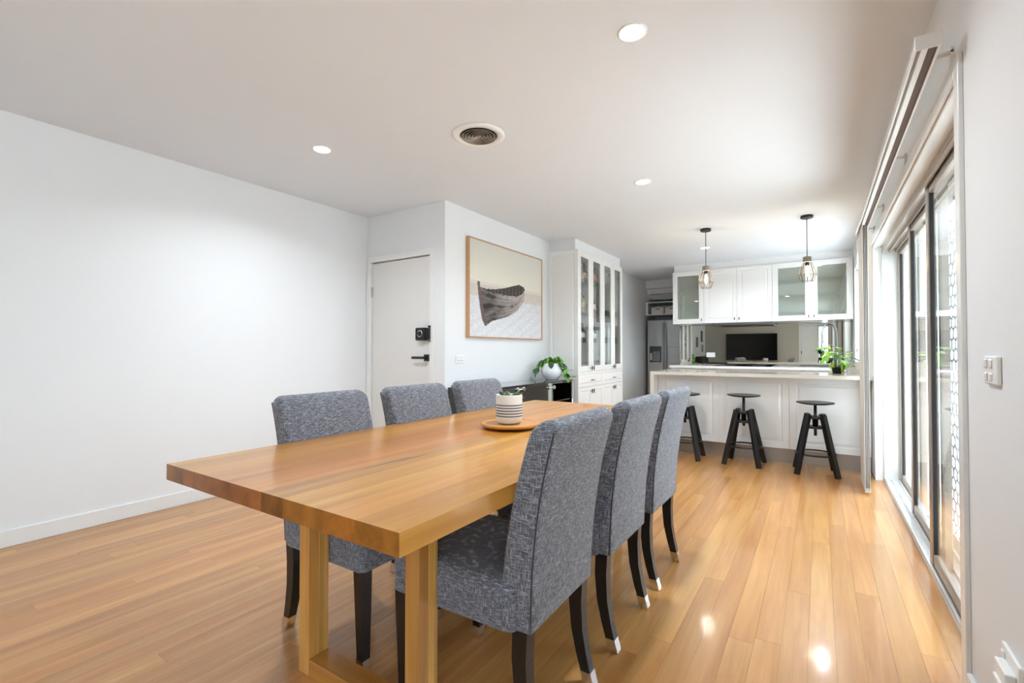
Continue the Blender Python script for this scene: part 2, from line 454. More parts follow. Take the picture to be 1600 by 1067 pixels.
# ------------------------------------------------------------------ sliding door
d2 = empty('door_2', (0.5, (DY0 + DY1) / 2, 0)); struct(d2, 'three panel aluminium and glass sliding door onto the patio', 'sliding door')
def part(mb, name, mat, parent):
    o = mb.build(name, mat)
    o.parent = parent; o.matrix_parent_inverse = Matrix.LocRotScale(parent.location, parent.rotation_euler, None).inverted()
    return o
fr = MB()
for k in range(4):                      # sill with raised track rails
    fr.box(.452 + k * .045, .462 + k * .045, DY0 + .02, DY1 - .02, .012, .032)
fr.box(.45, .62, DY0 + .018, DY1 - .018, -.008, .014)
part(fr, 'sill_track', 'aluminium_pale', d2)
fr = MB().box(.45, .62, DY1 - .048, DY1 - .018, .01, DH - .02).box(.45, .62, DY0 + .018, DY0 + .048, .01, DH - .02)
part(fr, 'jamb', 'aluminium_pale', d2)
fr = MB().box(.45, .62, DY0 + .048, DY1 - .048, DH - .05, DH - .018)
for k in range(4): fr.box(.452 + k * .045, .460 + k * .045, DY0 + .048, DY1 - .048, DH - .075, DH - .05)
part(fr, 'head_track', 'aluminium', d2)
def slide_panel(x, ya, yb):
    s_ = .064; z0, z1 = .026, DH - .058; t_ = .032
    p = MB()
    p.box(x, x + t_, ya, ya + s_, z0, z1, .003); p.box(x, x + t_, yb - s_, yb, z0, z1, .003)
    p.box(x + .004, x + t_ - .004, ya + s_, yb - s_, z0, z0 + .062, .003); p.box(x + .004, x + t_ - .004, ya + s_, yb - s_, z1 - .05, z1, .003)
    o = part(p, 'sliding_panel', 'aluminium', d2)
    g = MB().box(x + .013, x + .019, ya + s_ - .008, yb - s_ + .008, z0 + .055, z1 - .045).build('glass_pane', 'glass_clear', o)
    sl = MB()
    for a, b in ((ya + s_ - .002, ya + s_ + .008), (yb - s_ - .008, yb - s_ + .002)): sl.box(x + .006, x + .026, a, b, z0 + .06, z1 - .05)
    sl.build('rubber_seal', 'rubber_black', o)
    return o
slide_panel(.464, 2.14, 3.19)
slide_panel(.509, 3.12, 4.12)
slide_panel(.554, 4.06, 5.04)

# perforated security screen outside the near panel
sc_ = empty('security_screen', (.612, 3.1, 0)); tag(sc_, 'pale grey security screen door with a honeycomb grille outside the near glass panel', 'screen door')
p = MB()
xs0, xs1, ya, yb, z0, z1 = .600, .618, 2.55, 3.66, .03, DH - .06
p.box(xs0, xs1, ya, ya + .05, z0, z1, .002); p.box(xs0, xs1, yb - .05, yb, z0, z1, .002)
p.box(xs0, xs1, ya + .05, yb - .05, z0, z0 + .08, .002); p.box(xs0, xs1, ya + .05, yb - .05, z1 - .05, z1, .002)
part(p, 'screen_frame', 'aluminium_pale', sc_)
g = MB()
cw, chh, bw = .088, .078, .011
ny = int((yb - ya - .1) / cw) + 1; nz = int((z1 - z0 - .13) / (chh * .75))
for j in range(nz):
    for i in range(ny):
        yc = ya + .05 + i * cw + (cw / 2 if j % 2 else 0); zc = z0 + .08 + chh * .4 + j * chh * .75
        if yc + cw * .25 > yb - .05: continue
        hexo = [(yc + cw/2*a, zc + chh/2*b) for a, b in ((0, 1), (1, .5), (1, -.5), (0, -1), (-1, -.5), (-1, .5))]
        hexi = [(yc + (cw/2 - bw/2)*a, zc + (chh/2 - bw*.6)*b) for a, b in ((0, 1), (1, .5), (1, -.5), (0, -1), (-1, -.5), (-1, .5))]
        g.loft([[(.611, y_, z_) for y_, z_ in hexo], [(.611, y_, z_) for y_, z_ in hexi], [(.607, y_, z_) for y_, z_ in hexi], [(.607, y_, z_) for y_, z_ in hexo]], False, False, False)
gr = part(g, 'honeycomb_grille', 'steel_grey_panel', sc_)

# outside
o = box('patio', 'patio_concrete', XO + .002, 6.0, -5, 12, -.14, -.06); struct(o, 'pale concrete patio outside the sliding door', 'patio')
f_ = empty('patio_fence', (4.2, 4.0, -.06)); tag(f_, 'pale paling fence on the far side of the patio', 'fence')
pal = None
for i in range(60):
    y = -4.6 + i * .27
    if pal is None:
        pal = MB().box(4.2, 4.225, y, y + .255, -.06, 1.75, .003); pal = part(pal, 'paling', 'fence_pale', f_)
    else:
        c = pal.copy(); COL.objects.link(c); c.location.y += .27 * i
r_ = MB().box(4.225, 4.27, -4.6, 11.6, .2, .28).box(4.225, 4.27, -4.6, 11.6, 1.3, 1.38); part(r_, 'fence_rail', 'fence_pale', f_)

# two windows added for daylight; rear doorway behind the camera, seen in the mirror
def window(name, y0, y1, z0, z1, label, mull):
    e = empty(name, (XR + .1, (y0 + y1) / 2, z0)); struct(e, label, 'window')
    p = MB()
    for a, b in [(y0, y0 + .05), (y1 - .05, y1)] + [(y0 + (y1 - y0) * k / (mull + 1) - .025, y0 + (y1 - y0) * k / (mull + 1) + .025) for k in range(1, mull + 1)]: p.box(XR + .08, XR + .13, a, b, z0, z1)
    p.box(XR + .08, XR + .13, y0 + .05, y1 - .05, z0, z0 + .05); p.box(XR + .08, XR + .13, y0 + .05, y1 - .05, z1 - .05, z1)
    part(p, 'window_frame', 'aluminium_pale', e)
    part(MB().box(XR + .10, XR + .106, y0 + .05, y1 - .05, z0 + .05, z1 - .05), 'glass_pane', 'glass_clear', e)
window('added_window_1', WY0, WY1, WZ0, WZ1, 'wide unseen window added for daylight on the right wall behind the camera', 2)
window('added_window_2', KY0, KY1, KZ0, KZ1, 'kitchen window added for daylight over the bench, beyond the stacked blind panels', 1)
d3 = empty('door_3', (RX0, YB, 0)); struct(d3, 'rear doorway with a white sliding leaf beside the television', 'door')
p = MB().box(RX0 - .06, RX0, YB - .1, YB + .014, 0, 2.08, .002).box(RX1, RX1 + .06, YB - .1, YB + .014, 0, 2.08, .002).box(RX0, RX1, YB - .1, YB + .014, 2.02, 2.08, .002)
part(p, 'door_frame', 'trim_paint', d3)
lf = part(MB().box(RX0, RX0 + .52, YB - .08, YB - .045, 0.01, 2.02, .002), 'door_leaf', 'trim_paint', d3)
MB().box(RX0 + .01, RX0 + .03, YB - .046, YB - .03, .98, 1.1).build('door_pull', 'black_metal', lf)
p = MB()
for a, b in ((RX0 + .52, RX0 + .56), (RX1 - .04, RX1)): p.box(a, b, YB - .08, YB - .045, 0.01, 2.02)
for zz in (0.01, 1.0, 1.96): p.box(RX0 + .56, RX1 - .04, YB - .08, YB - .045, zz, zz + .06)
part(p, 'glazed_leaf', 'trim_paint', d3)
part(MB().box(RX0 + .56, RX1 - .04, YB - .065, YB - .06, .07, 1.96), 'glass_pane', 'glass_clear', d3)

# ------------------------------------------------------------------ entry door
d1 = empty('door_1', (-3.37, YD, 0)); struct(d1, 'plain white entry door with black lever and smart lock', 'door')
p = MB().box(-3.825, -3.772, YD - .016, YD + .1, 0, 2.04, .002).box(-2.972, -2.918, YD - .016, YD + .1, 0, 2.04, .002).box(-3.772, -2.972, YD - .016, YD + .1, 1.982, 2.04, .002)
p.box(-3.773, -3.745, YD + .053, YD + .1, 0, 1.985).box(-3.0, -2.971, YD + .053, YD + .1, 0, 1.985).box(-3.745, -3.0, YD + .053, YD + .1, 1.95, 1.985)
part(p, 'door_frame', 'trim_paint', d1)
lf = part(MB().box(-3.768, -2.978, YD + .012, YD + .05, .008, 1.974, .002), 'door_leaf', 'door_paint', d1)
def sub(mb, name, mat, parent):
    return mb.build(name, mat, parent)
sub(MB().box(-3.775, -3.762, YD - .004, YD + .012, 1.64, 1.74, .002), 'hinge', 'brushed_steel', lf)
h = MB().box(-3.055, -2.993, YD - .002, YD + .013, 1.005, 1.067, .003).box(-3.035, -3.013, YD - .045, YD, 1.025, 1.047, .003).box(-3.165, -3.013, YD - .052, YD - .037, 1.024, 1.048, .004)
sub(h, 'lever_handle', 'black_metal', lf)
lk = sub(MB().box(-3.125, -3.005, YD - .045, YD + .013, 1.195, 1.312, .012, 3).box(-3.005, -2.985, YD - .03, YD + .013, 1.205, 1.305, .002), 'smart_lock', 'black_soft', lf)
p = MB(); p.M = Matrix.Translation((-3.062, YD - .045, 1.257)) @ Matrix.Rotation(R(90), 4, 'X')
p.lathe([(.031, 0), (.031, .003), (.024, .003), (.024, 0)], n=28)
o = p.build('lock_ring', 'chrome'); o.parent = d1; o.matrix_parent_inverse = lf.matrix_parent_inverse
p = MB(); p.M = Matrix.Translation((-3.062, YD - .045, 1.257)) @ Matrix.Rotation(R(90), 4, 'X')
p.lathe([(.022, 0), (.022, .012), (.018, .014)], n=28)
o = p.build('lock_knob', 'black_metal'); o.parent = d1; o.matrix_parent_inverse = lf.matrix_parent_inverse
p = MB().box(-2.972, -2.955, YD - .034, YD - .016, 1.20, 1.325, .003)
for zz in (1.19, 1.325): p.box(-2.974, -2.953, YD - .036, YD - .015, zz - .004, zz + .004)
part(p, 'lock_keeper', 'black_metal', d1)

# ------------------------------------------------------------------ wall plates
def plate(name, loc, rz, wd, ht, rock, label, cat, slots=False):
    """a switch or socket plate facing local -Y"""
    e = empty(name, loc, rz); tag(e, label, cat)
    MB().box(-wd/2, wd/2, -.010, 0, -ht/2, ht/2, .004, 2).build('cover_plate', 'plastic_white', e)
    for (a, c) in rock:
        MB().box(a - .009, a + .009, -.015, -.009, c - .012, c + .012, .003).build('rocker', 'plastic_white', e)
    if slots:
        for a in (-.03, 0, .03):
            MB().box(a - .007, a - .004, -.0108, -.0095, -.02, -.006).box(a + .004, a + .007, -.0108, -.0095, -.02, -.006).build('socket_slot', 'steel_grey_panel', e)
    return e
plate('power_outlet', (XP, 3.405, 1.022), R(90), .115, .073, ((-.03, .018), (0, .018), (.03, .018)), 'white wall plate below left corner of the boat picture', 'outlet', True)
plate('light_switch', (XR, 1.755, 1.048), R(-90), .116, .076, ((-.03, .018), (.012, .018), (-.03, -.018), (.012, -.018)), 'white four rocker switch plate on the right wall', 'switch')
plate('light_switch', (XP, 7.72, 1.09), R(90), .075, .115, ((0, .02),), 'small white switch on the wall between glass cabinet and fridge', 'switch')
e = plate('power_outlet', (XR, 1.635, .318), R(-90), .13, .09, ((-.04, .02),), 'white power point with a plugged in adaptor low on the right wall', 'outlet')
MB().box(-.035, .05, -.030, -.009, -.085, .015, .004, 2).box(-.02, .035, -.036, -.029, -.03, -.018, .002).build('plug_adaptor', 'plastic_white', e)

# ------------------------------------------------------------------ ceiling fittings
lights = [(-2.779, 1.935, 'recessed downlight nearest the left wall'), (-.652, 1.935, 'large bright downlight at the top of the picture, nearest the camera'),
          (-1.171, 3.71, 'recessed downlight beyond the round air vent, above the table end'), (-1.239, 6.544, 'kitchen downlight behind the left pendant'),
          (-.007, 6.531, 'kitchen downlight beside the right pendant')]
def downlight(x, y, label, group):
    e = empty('downlight', (x, y, CZ)); tag(e, label, 'downlight', group)
    MB().lathe([(.062, -.0005), (.062, -.004), (.056, -.006), (.051, -.004), (.050, -.0005)], n=28, cap0=False, cap1=False).build('bezel', 'plastic_white', e)
    MB().lathe([(.049, -.0008), (.049, -.003)], n=28).build('lens', 'lamp_glow', e)
    ld = bpy.data.lights.new('downlight_lamp', 'AREA'); ld.shape = 'DISK'; ld.size = .095; ld.energy = DOWNLIGHT_W * (0.85 if y > 6 else 1.0); ld.color = (.86, .93, 1.0); ld.spread = R(150)
    lo = bpy.data.objects.new('downlight_lamp', ld); COL.objects.link(lo); lo.parent = e; lo.location = (0, 0, -.007)
for x, y, l in lights: downlight(x, y, l, 'ceiling downlights')
v_ = empty('air_vent', (-1.775, 2.343, CZ)); tag(v_, 'round white ceiling air vent with concentric rings', 'vent')
MB().lathe([(.165, -.001), (.165, -.006), (.150, -.014), (.118, -.010), (.116, -.001)], n=48, cap0=False, cap1=False).build('vent_rim', 'plastic_white', v_)
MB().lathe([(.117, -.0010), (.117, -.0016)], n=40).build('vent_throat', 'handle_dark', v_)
for k in range(5):
    r0 = .104 - k * .020
    MB().lathe([(r0, -.016), (r0 + .002, -.015), (r0 - .010, -.003), (r0 - .012, -.004)], n=40, cap0=False, cap1=False).build('vent_ring', 'aluminium', v_)
MB().lathe([(.016, -.003), (.013, -.010), (.004, -.013)], n=20).build('vent_hub', 'aluminium', v_)

def pendant(x, y, label):
    e = empty('pendant_lamp', (x, y, CZ)); tag(e, label, 'pendant lamp', 'pendants over the bench')
    MB().lathe([(.056, 0), (.056, -.022), (.050, -.026)], n=28).build('ceiling_canopy', 'black_metal', e)
    MB().tube([(0, 0, -.02), (0, 0, -.415)], .0035, 8).build('cord', 'black_soft', e)
    MB().lathe([(.034, -.412), (.037, -.416), (.037, -.462), (.034, -.466)], n=28).build('concrete_cap', 'concrete', e)
    MB().lathe([(.019, -.466), (.019, -.495), (.014, -.500)], n=18).build('lamp_holder', 'black_metal', e)
    b = MB().lathe([(.010, -.498), (.014, -.512), (.028, -.545), (.033, -.575), (.026, -.605), (.008, -.62)], n=20).build('bulb', 'glass_bulb', e)
    MB().lathe([(.006, -.51), (.012, -.53), (.014, -.575), (.010, -.60)], n=10).build('filament', 'bulb_glow', b)
    n = 8; prof = [(.034, -.466), (.062, -.54), (.078, -.592), (.052, -.655)]
    for k in range(n):
        a = 2 * PI * k / n
        MB().tube([(r * math.cos(a), r * math.sin(a), z) for r, z in prof], .0022, 6).build('cage_wire', 'brass_wire', e)
    for r, z in (prof[2], prof[3]):
        MB().tube([(r * math.cos(2*PI*k/n), r * math.sin(2*PI*k/n), z) for k in range(n + 1)], .0022, 6).build('cage_hoop', 'brass_wire', e)
    ld = bpy.data.lights.new('pendant_glow', 'POINT'); ld.energy = PENDANT_W; ld.color = (1, .82, .58); ld.shadow_soft_size = .02
    lo = bpy.data.objects.new('pendant_glow', ld); COL.objects.link(lo); lo.parent = e; lo.location = (0, 0, -.56)
pendant(-1.045, 5.545, 'black corded cage pendant lamp on the left, over the bench')
pendant(-.093, 5.545, 'black corded cage pendant lamp on the right, nearer the sliding door')

# ------------------------------------------------------------------ panel blind
bl = empty('panel_blind', (.30, 3.5, .02)); tag(bl, 'white panel blind, its rail above the sliding door, fabric panels stacked at the far end', 'blind')
p = MB()
RY0, RY1 = 1.98, 5.02
for a, b in ((.268, .274), (.284, .302), (.326, .334)): p.box(a, b, RY0, RY1, 2.07, 2.105, .001)
p.box(.268, .334, RY0, RY1, 2.098, 2.112, .001)
part(p, 'rail', 'trim_paint', bl)
part(MB().box(.3025, .3255, RY0 + .002, RY1 - .002, 2.076, 2.097), 'rail_slot', 'brown_slot', bl)
part(MB().box(.266, .336, RY0 - .006, RY0, 2.066, 2.114, .002), 'end_cap', 'plastic_white', bl)
for y in (2.15, 3.18, 4.20, 4.9):
    part(MB().box(.30, XR - .002, y - .012, y + .012, 2.112, 2.120).box(XR - .010, XR - .001, y - .012, y + .012, 2.07, 2.13), 'bracket', 'trim_paint', bl)
for k in range(4):
    px = .288 + k * .0095; y0 = 4.50 + k * .004
    c = part(MB().box(px - .0012, px + .0012, y0, 4.98, .032, 2.072), 'fabric_panel', 'blind_fabric', bl)
    sub(MB().box(px - .004, px + .004, y0, 4.98, .018, .050, .002), 'hem_bar', 'trim_paint', c)
cd = part(MB().tube([(.262, 4.85, 2.075), (.262, 4.85, 1.12)], .0016, 6), 'pull_cord', 'trim_paint', bl)
sub(MB().lathe([(.003, 1.125), (.006, 1.115), (.006, 1.095), (.003, 1.09)], .262, 4.85, 10), 'cord_bob', 'plastic_white', cd)

# ------------------------------------------------------------------ dining table
TX0, TX1, TY0, TY1, TZ = -1.746, -.698, .664, 2.99, .74
TT = .05
tb = empty('dining_table', ((TX0 + TX1)/2, (TY0 + TY1)/2, 0)); tag(tb, 'long honey coloured solid timber dining table with box frame legs', 'table')
ws = [.118, .062, .10, .142, .128, .096, .158, .11, .134]
k = (TX1 - TX0) / sum(ws); x = TX0
for wd in ws:
    a, b = x, x + wd * k; x = b
    o = MB().box(a, b, TY0, TY1, TZ - TT, TZ).build('top_stave', 'table_wood', loc=((a + b)/2, (TY0 + TY1)/2, TZ - TT/2))
    o.data.materials.append(MATS['table_end_wood'])
    for f_ in o.data.polygons:
        if abs(f_.normal.y) > .9: f_.material_index = 1
    o.parent = tb; o.matrix_parent_inverse = Matrix.Translation(tb.location).inverted()
for fy in (.975, 2.60):
    for (a, b) in ((-1.511, -1.459), (-1.001, -.947)):
        yy = fy
        for d in (.0, .041, .065):
            e_ = {.0: .041, .041: .065, .065: .079}[d]
            o = MB().box(a, b, fy + d, fy + e_ - .0003, 0, TZ - TT, .0012).build('leg', 'table_leg_wood', loc=((a+b)/2, fy + d, .35))
            o.parent = tb; o.matrix_parent_inverse = Matrix.Translation(tb.location).inverted()
    part(MB().box(-1.459, -1.001, fy, fy + .079, 0, .055, .0015), 'foot_rail', 'table_bar_wood', tb)
    part(MB().box(-1.459, -1.001, fy, fy + .079, TZ - TT - .055, TZ - TT, .0015), 'top_rail', 'table_bar_wood', tb)

# ------------------------------------------------------------------ dining chairs (front = local +X)
def rrect(x0, x1, hw, r, z, n=4):
    pts = []
    for cx_, cy_, a0 in ((x1 - r, hw - r, 0), (x0 + r, hw - r, 90), (x0 + r, -hw + r, 180), (x1 - r, -hw + r, 270)):
        for i in range(n + 1):
            a = R(a0 + 90 * i / n); pts.append((cx_ + r * math.cos(a), cy_ + r * math.sin(a), z))
    return pts
def interp(tab, z):
    for (za, va), (zb, vb) in zip(tab[:-1], tab[1:]):
        if z <= zb: return va + (vb - va) * (z - za) / (zb - za)
    return tab[-1][1]
REAR = [(.345, -.232), (.45, -.236), (.55, -.243), (.65, -.256), (.75, -.274), (.85, -.299), (.92, -.320)]
FRON = [(.345, -.125), (.45, -.135), (.55, -.148), (.65, -.166), (.75, -.190), (.85, -.220), (.92, -.246)]
HALF = [(.345, .203), (.6, .210), (.92, .217)]
def make_chair():
    e = empty('dining_chair')
    rings = []
    for z in [.345, .352] + [.40 + .05 * i for i in range(10)] + [.878]:
        ins = .006 if z == .345 else 0
        rings.append(rrect(interp(REAR, z) + ins, interp(FRON, z) - ins, interp(HALF, z) - ins, .016, z))
    for z, ins in ((.893, .003), (.906, .010), (.914, .021), (.917, .030)):
        rings.append(rrect(interp(REAR, z) + ins, interp(FRON, z) - ins, interp(HALF, z) - ins * 1.1, .016 if ins < .02 else .006, z))
    bk = MB().loft(rings).build('backrest', 'chair_cloth', e)
    for s in (-1, 1):
        MB().tube([(interp(REAR, z) + .0045, s * (interp(HALF, z) - .0045), z) for z in [.35 + .06 * i for i in range(10)]], .0028, 6).build('seam_piping', 'chair_cloth_dark', bk)
    rings = []
    for z, ins in ((.345, .008), (.350, .002), (.36, 0), (.44, 0), (.458, .004), (.470, .016), (.478, .045), (.482, .10)):
        rings.append(rrect(-.19 + min(ins, .02), .262 - ins, .226 - ins, max(.022 - ins * .3, .006), z))
    MB().loft(rings).build('seat', 'chair_cloth', e)
    for s in (-1, 1):
        l = MB().beam((.232, s * .197, .352), (.232, s * .193, .045), .044, .044, .031, .031).build('leg', 'black_wood', e)
        MB().beam((.232, s * .193, .046), (.232, s * .1925, .004), .034, .034, .033, .033).build('foot_cap', 'chrome', l)
        pts = [(-.196, .352, .046), (-.192, .27, .044), (-.197, .18, .040), (-.212, .10, .036), (-.226, .045, .033)]
        rg = [[(px + a * d / 2, s * .178 + b * d / 2, pz) for a, b in ((1, 1), (-1, 1), (-1, -1), (1, -1))] for px, pz, d in pts]
        l = MB().loft(rg, False).build('leg', 'black_wood', e)
        rg = [[(px + a * d / 2, s * .178 + b * d / 2, pz) for a, b in ((1, 1), (-1, 1), (-1, -1), (1, -1))] for px, pz, d in ((-.2262, .047, .036), (-.238, .004, .036))]
        MB().loft(rg, False).build('foot_cap', 'chrome', l)
    return e
chair = make_chair()
spots = [(-.876, 1.277, 180.6, 'grey fabric dining chair nearest the camera, its back turned to the glass door'),
         (-.876, 1.848, 180, 'grey fabric dining chair in the middle of the row by the glass door'),
         (-.876, 2.385, 179.5, 'grey fabric dining chair nearest the kitchen, in the row by the glass door'),
         (-1.552, 1.285, 0, 'grey fabric dining chair nearest the camera on the white wall side of the table'),
         (-1.552, 1.848, 0, 'grey fabric dining chair in front of the white entry door, middle of its row'),
         (-1.552, 2.395, 0, 'grey fabric dining chair in front of the black sideboard, farthest on the wall side')]
for i, (x, y, a, l) in enumerate(spots):
    c = chair if i == 0 else copy_tree(chair)
    c.location = (x, y, 0); c.rotation_euler = (0, 0, R(a)); tag(c, l, 'chair', 'dining chairs around the table')

# ------------------------------------------------------------------ lazy susan and striped pot
SX, SY = -1.215, 1.85
ls = empty('lazy_susan', (SX, SY, TZ)); tag(ls, 'round wooden turntable tray lying on the dining table', 'tray')
MB().lathe([(.055, 0), (.055, .006), (.06, .008)], n=32).build('turntable_base', 'black_metal', ls)
MB().lathe([(.118, .008), (.128, .010), (.138, .018), (.138, .024), (.135, .026), (.118, .026), (.114, .0235)], n=56).build('tray_disc', 'susan_wood', ls)
pt = empty('succulent_pot', (SX + .006, SY - .018, TZ + .0265)); tag(pt, 'white ceramic pot with grey stripes and a small succulent on the wooden tray', 'potted plant')
PR = .0615
MB().lathe([(.046, 0), (.052, .003), (.060, .018), (PR, .03), (PR, .128), (PR - .001, .131), (PR - .005, .131), (PR - .006, .122), (PR - .006, .112)], n=40).build('pot', 'ceramic_matte', pt)
for k in range(5):
    z = .032 + k * .0125
    MB().lathe([(PR - .001, z), (PR + .0006, z + .0005), (PR + .0006, z + .0055), (PR - .001, z + .006)], n=40, cap0=False, cap1=False).build('glaze_stripe', 'ceramic_grey_glaze', pt)
MB().lathe([(PR - .0065, .110), (PR - .0065, .116), (.02, .120)], n=28).build('soil', 'soil', pt)
def leaf(length, width, curl=0.3, n=6, thick=.0012, cup=.15):
    """leaf blade along +X, curling down"""
    m_ = MB(); top = []; 
    for i in range(n + 1):
        t_ = i / n; wv = width * math.sin(PI * (t_ * .92 + .06)) ** .8 / 2
        if i == n: wv = .0004
        xx = length * math.sin(curl * t_) / max(curl, .01) if curl > .01 else length * t_
        zz = -length * (1 - math.cos(curl * t_)) / max(curl, .01) if curl > .01 else 0
        top.append([(xx, -wv, zz + wv * cup), (xx, 0, zz - thick * .2), (xx, wv, zz + wv * cup), (xx, wv * .98, zz + wv * cup - thick), (xx, 0, zz - thick), (xx, -wv * .98, zz + wv * cup - thick)])
    m_.loft(top)
    bmesh.ops.recalc_face_normals(m_.bm, faces=list(m_.bm.faces))
    me = bpy.data.meshes.new('leaf'); m_.bm.to_mesh(me); m_.bm.free()
    return me
def leaf_obj(me, mat, parent, loc, rz, tilt, s=1.0, name='leaf', roll=0):
    o = bpy.data.objects.new(name, me if len(me.materials) and me.materials[0] == MATS[mat] else me.copy())
    if not len(o.data.materials): o.data.materials.append(MATS[mat])
    COL.objects.link(o); o.parent = parent; o.location = loc
    o.rotation_euler = (Matrix.Rotation(rz, 3, 'Z') @ Matrix.Rotation(-tilt, 3, 'Y') @ Matrix.Rotation(roll, 3, 'X')).to_euler()
    o.scale = (s, s, s)
    return o
def lf_mesh(mat, *a, **k):
    me = leaf(*a, **k); me.materials.append(MATS[mat]); return me
me = lf_mesh('leaf_dark', .05, .022, curl=.4, thick=.004)
rl = random.Random(3)
for k in range(16):
    a = rl.uniform(0, 2 * PI); r = rl.uniform(.0, .03)
    leaf_obj(me, 'leaf_dark', pt, (r * math.cos(a), r * math.sin(a), .118), a + rl.uniform(-.5, .5), rl.uniform(.1, 1.0), rl.uniform(.6, 1.05))

# ------------------------------------------------------------------ framed picture of a boat
PY0, PY1, PZ0, PZ1 = 3.497, 4.900, 1.228, 2.187
pc = empty('framed_picture', (XP, (PY0 + PY1)/2, PZ0)); tag(pc, 'large oak framed picture of an old wooden boat on a pebble beach', 'picture')
FD = .042
p = MB()
for (a, b, c, d) in ((PY0, PY0 + .012, PZ0, PZ1), (PY1 - .012, PY1, PZ0, PZ1)): p.box(XP + .001, XP + FD, a, b, c, d, .001)
for (c, d) in ((PZ0, PZ0 + .012), (PZ1 - .012, PZ1)): p.box(XP + .001, XP + FD, PY0 + .012, PY1 - .012, c, d, .001)
part(p, 'picture_frame', 'frame_oak', pc)
part(MB().box(XP + .001, XP + FD - .010, PY0 + .012, PY1 - .012, PZ0 + .012, PZ1 - .012), 'backing', 'box_white', pc)
# print: coordinates s (0 left .. 1 right), t (0 top .. 1 bottom) on the canvas
def crop2st(px, py):
    u, v = 720 + px / 5.93, 360 + py / 5.93
    a, b_ = (u - 800) / FPX, -(v - cy) / FPX
    F = math.cos(PITCH) - b_ * math.sin(PITCH); U = math.sin(PITCH) + b_ * math.cos(PITCH)
    s_, c_ = math.sin(YAW), math.cos(YAW)
    dx, dy, dz = -s_ * F + a * c_, c_ * F + a * s_, U
    kk = (XP + FD) / dx
    return ((dy * kk - PY0) / (PY1 - PY0), (PZ1 - (CAMH + dz * kk)) / (PZ1 - PZ0))
def poly(pts): return [crop2st(*q) for q in pts]
GUN_F = [(185, 528), (300, 572), (440, 606), (530, 613), (575, 590), (599, 553)]           # near gunwale
KEEL = [(232, 885), (300, 838), (380, 818), (450, 795), (530, 745), (592, 650)]             # lower edge of the hull
GUN_B = [(185, 526), (250, 541), (330, 545), (420, 533), (490, 515), (545, 504), (590, 528), (599, 553)]
stem = poly([(158, 468), (182, 474), (187, 525), (215, 700), (245, 885), (232, 887), (205, 830), (182, 700), (168, 580)])
gf, kl = poly(GUN_F), poly(KEEL)
inner = poly(GUN_B) + list(reversed(gf))[1:]
hull = gf + list(reversed(kl)) + poly([(205, 800), (190, 650)])
def inside(pts, s, t):
    c = False; j = len(pts) - 1
    for i in range(len(pts)):
        (x1, y1), (x2, y2) = pts[i], pts[j]
        if (y1 > t) != (y2 > t) and s < (x2 - x1) * (t - y1) / (y2 - y1) + x1: c = not c
        j = i
    return c
def at_s(line, s):
    if s <= line[0][0]: return line[0][1]
    for (a, ya_), (b, yb_) in zip(line[:-1], line[1:]):
        if s <= b: return ya_ + (yb_ - ya_) * (s - a) / max(b - a, 1e-6)
    return line[-1][1]
rn = random.Random(5)
hz = crop2st(95, 445)[1]
hz2 = crop2st(95, 480)[1]
keel_line = poly([(190, 870)]) + kl
def print_col(s, t):
    j = rn.uniform(-1, 1)
    if inside(stem, s, t): return (104 + 14*j, 88 + 12*j, 80 + 12*j)
    if inside(inner, s, t):
        pl = math.sin(s * 130) * 14
        return (70 + pl + 14*j, 62 + pl + 12*j, 56 + pl + 12*j)
    if inside(hull, s, t):
        g, k_ = at_s(gf, s), at_s(keel_line, s)
        q = max(0, min(1, (t - g) / max(k_ - g, 1e-3)))
        s0, s1 = gf[0][0], gf[-1][0]; al = (s - s0) / (s1 - s0)
        v = 92 + 96 * al - 30 * q * (1 - al)
        st_ = q * 6.5 + .2 * math.sin(s * 9)
        fr = st_ % 1.0
        wear = mnoise.noise(Vector((s * 8, st_ * .8, 1.3))) + .5 * mnoise.noise(Vector((s * 22, st_ * 2.5, 7.7)))
        v += wear * (42 - 14 * al)
        if fr < .14: v *= .60                      # lap line between strakes
        elif fr > .84: v *= 1.10
        if wear < -.35 and al < .7: v *= .66
        if q < .06: v *= 1.12
        v += 8 * j
        return (v * 1.01, v * .94, v * .905)
    if t < hz:                                      # hazy sky
        q = t / hz
        a, b = ((214, 212, 204), (226, 222, 206))
        return tuple(a[i] + (b[i] - a[i]) * min(1, q * 1.3) for i in range(3))
    if t < hz2: return (218 + 3*j, 211 + 3*j, 198 + 3*j)
    q = (t - hz2) / (1 - hz2)
    if q < .22: 
        v = 204 + 8*j; return (v, v * .965, v * .92)
    sh = math.sin((s * 40 + t * 55)) * 3
    v = 212 + 10 * q + 15 * j + sh
    # slightly cool grey pebbles
    return (v * .985, v * .99, v)
NS, NT = 190, 150
bm = bmesh.new(); cl = bm.loops.layers.color.new('print')
px_ = XP + FD - .008
A0, A1, B0, B1 = PY0 + .012, PY1 - .012, PZ0 + .012, PZ1 - .012
grid = [[bm.verts.new((px_, A0 + (A1 - A0) * i / NS, B1 + (B0 - B1) * jj / NT)) for i in range(NS + 1)] for jj in range(NT + 1)]
for jj in range(NT):
    for i in range(NS):
        f_ = bm.faces.new((grid[jj][i], grid[jj+1][i], grid[jj+1][i+1], grid[jj][i+1]))
        s = (A0 + (A1 - A0) * (i + .5) / NS - PY0) / (PY1 - PY0); t_ = (PZ1 - (B1 + (B0 - B1) * (jj + .5) / NT)) / (PZ1 - PZ0)
        c = print_col(s, t_)
        for lp in f_.loops: lp[cl] = tuple(max(0, min(255, q)) / 255 for q in c) + (1,)
me = bpy.data.meshes.new('canvas'); bm.to_mesh(me); bm.free(); me.materials.append(MATS['canvas_print'])
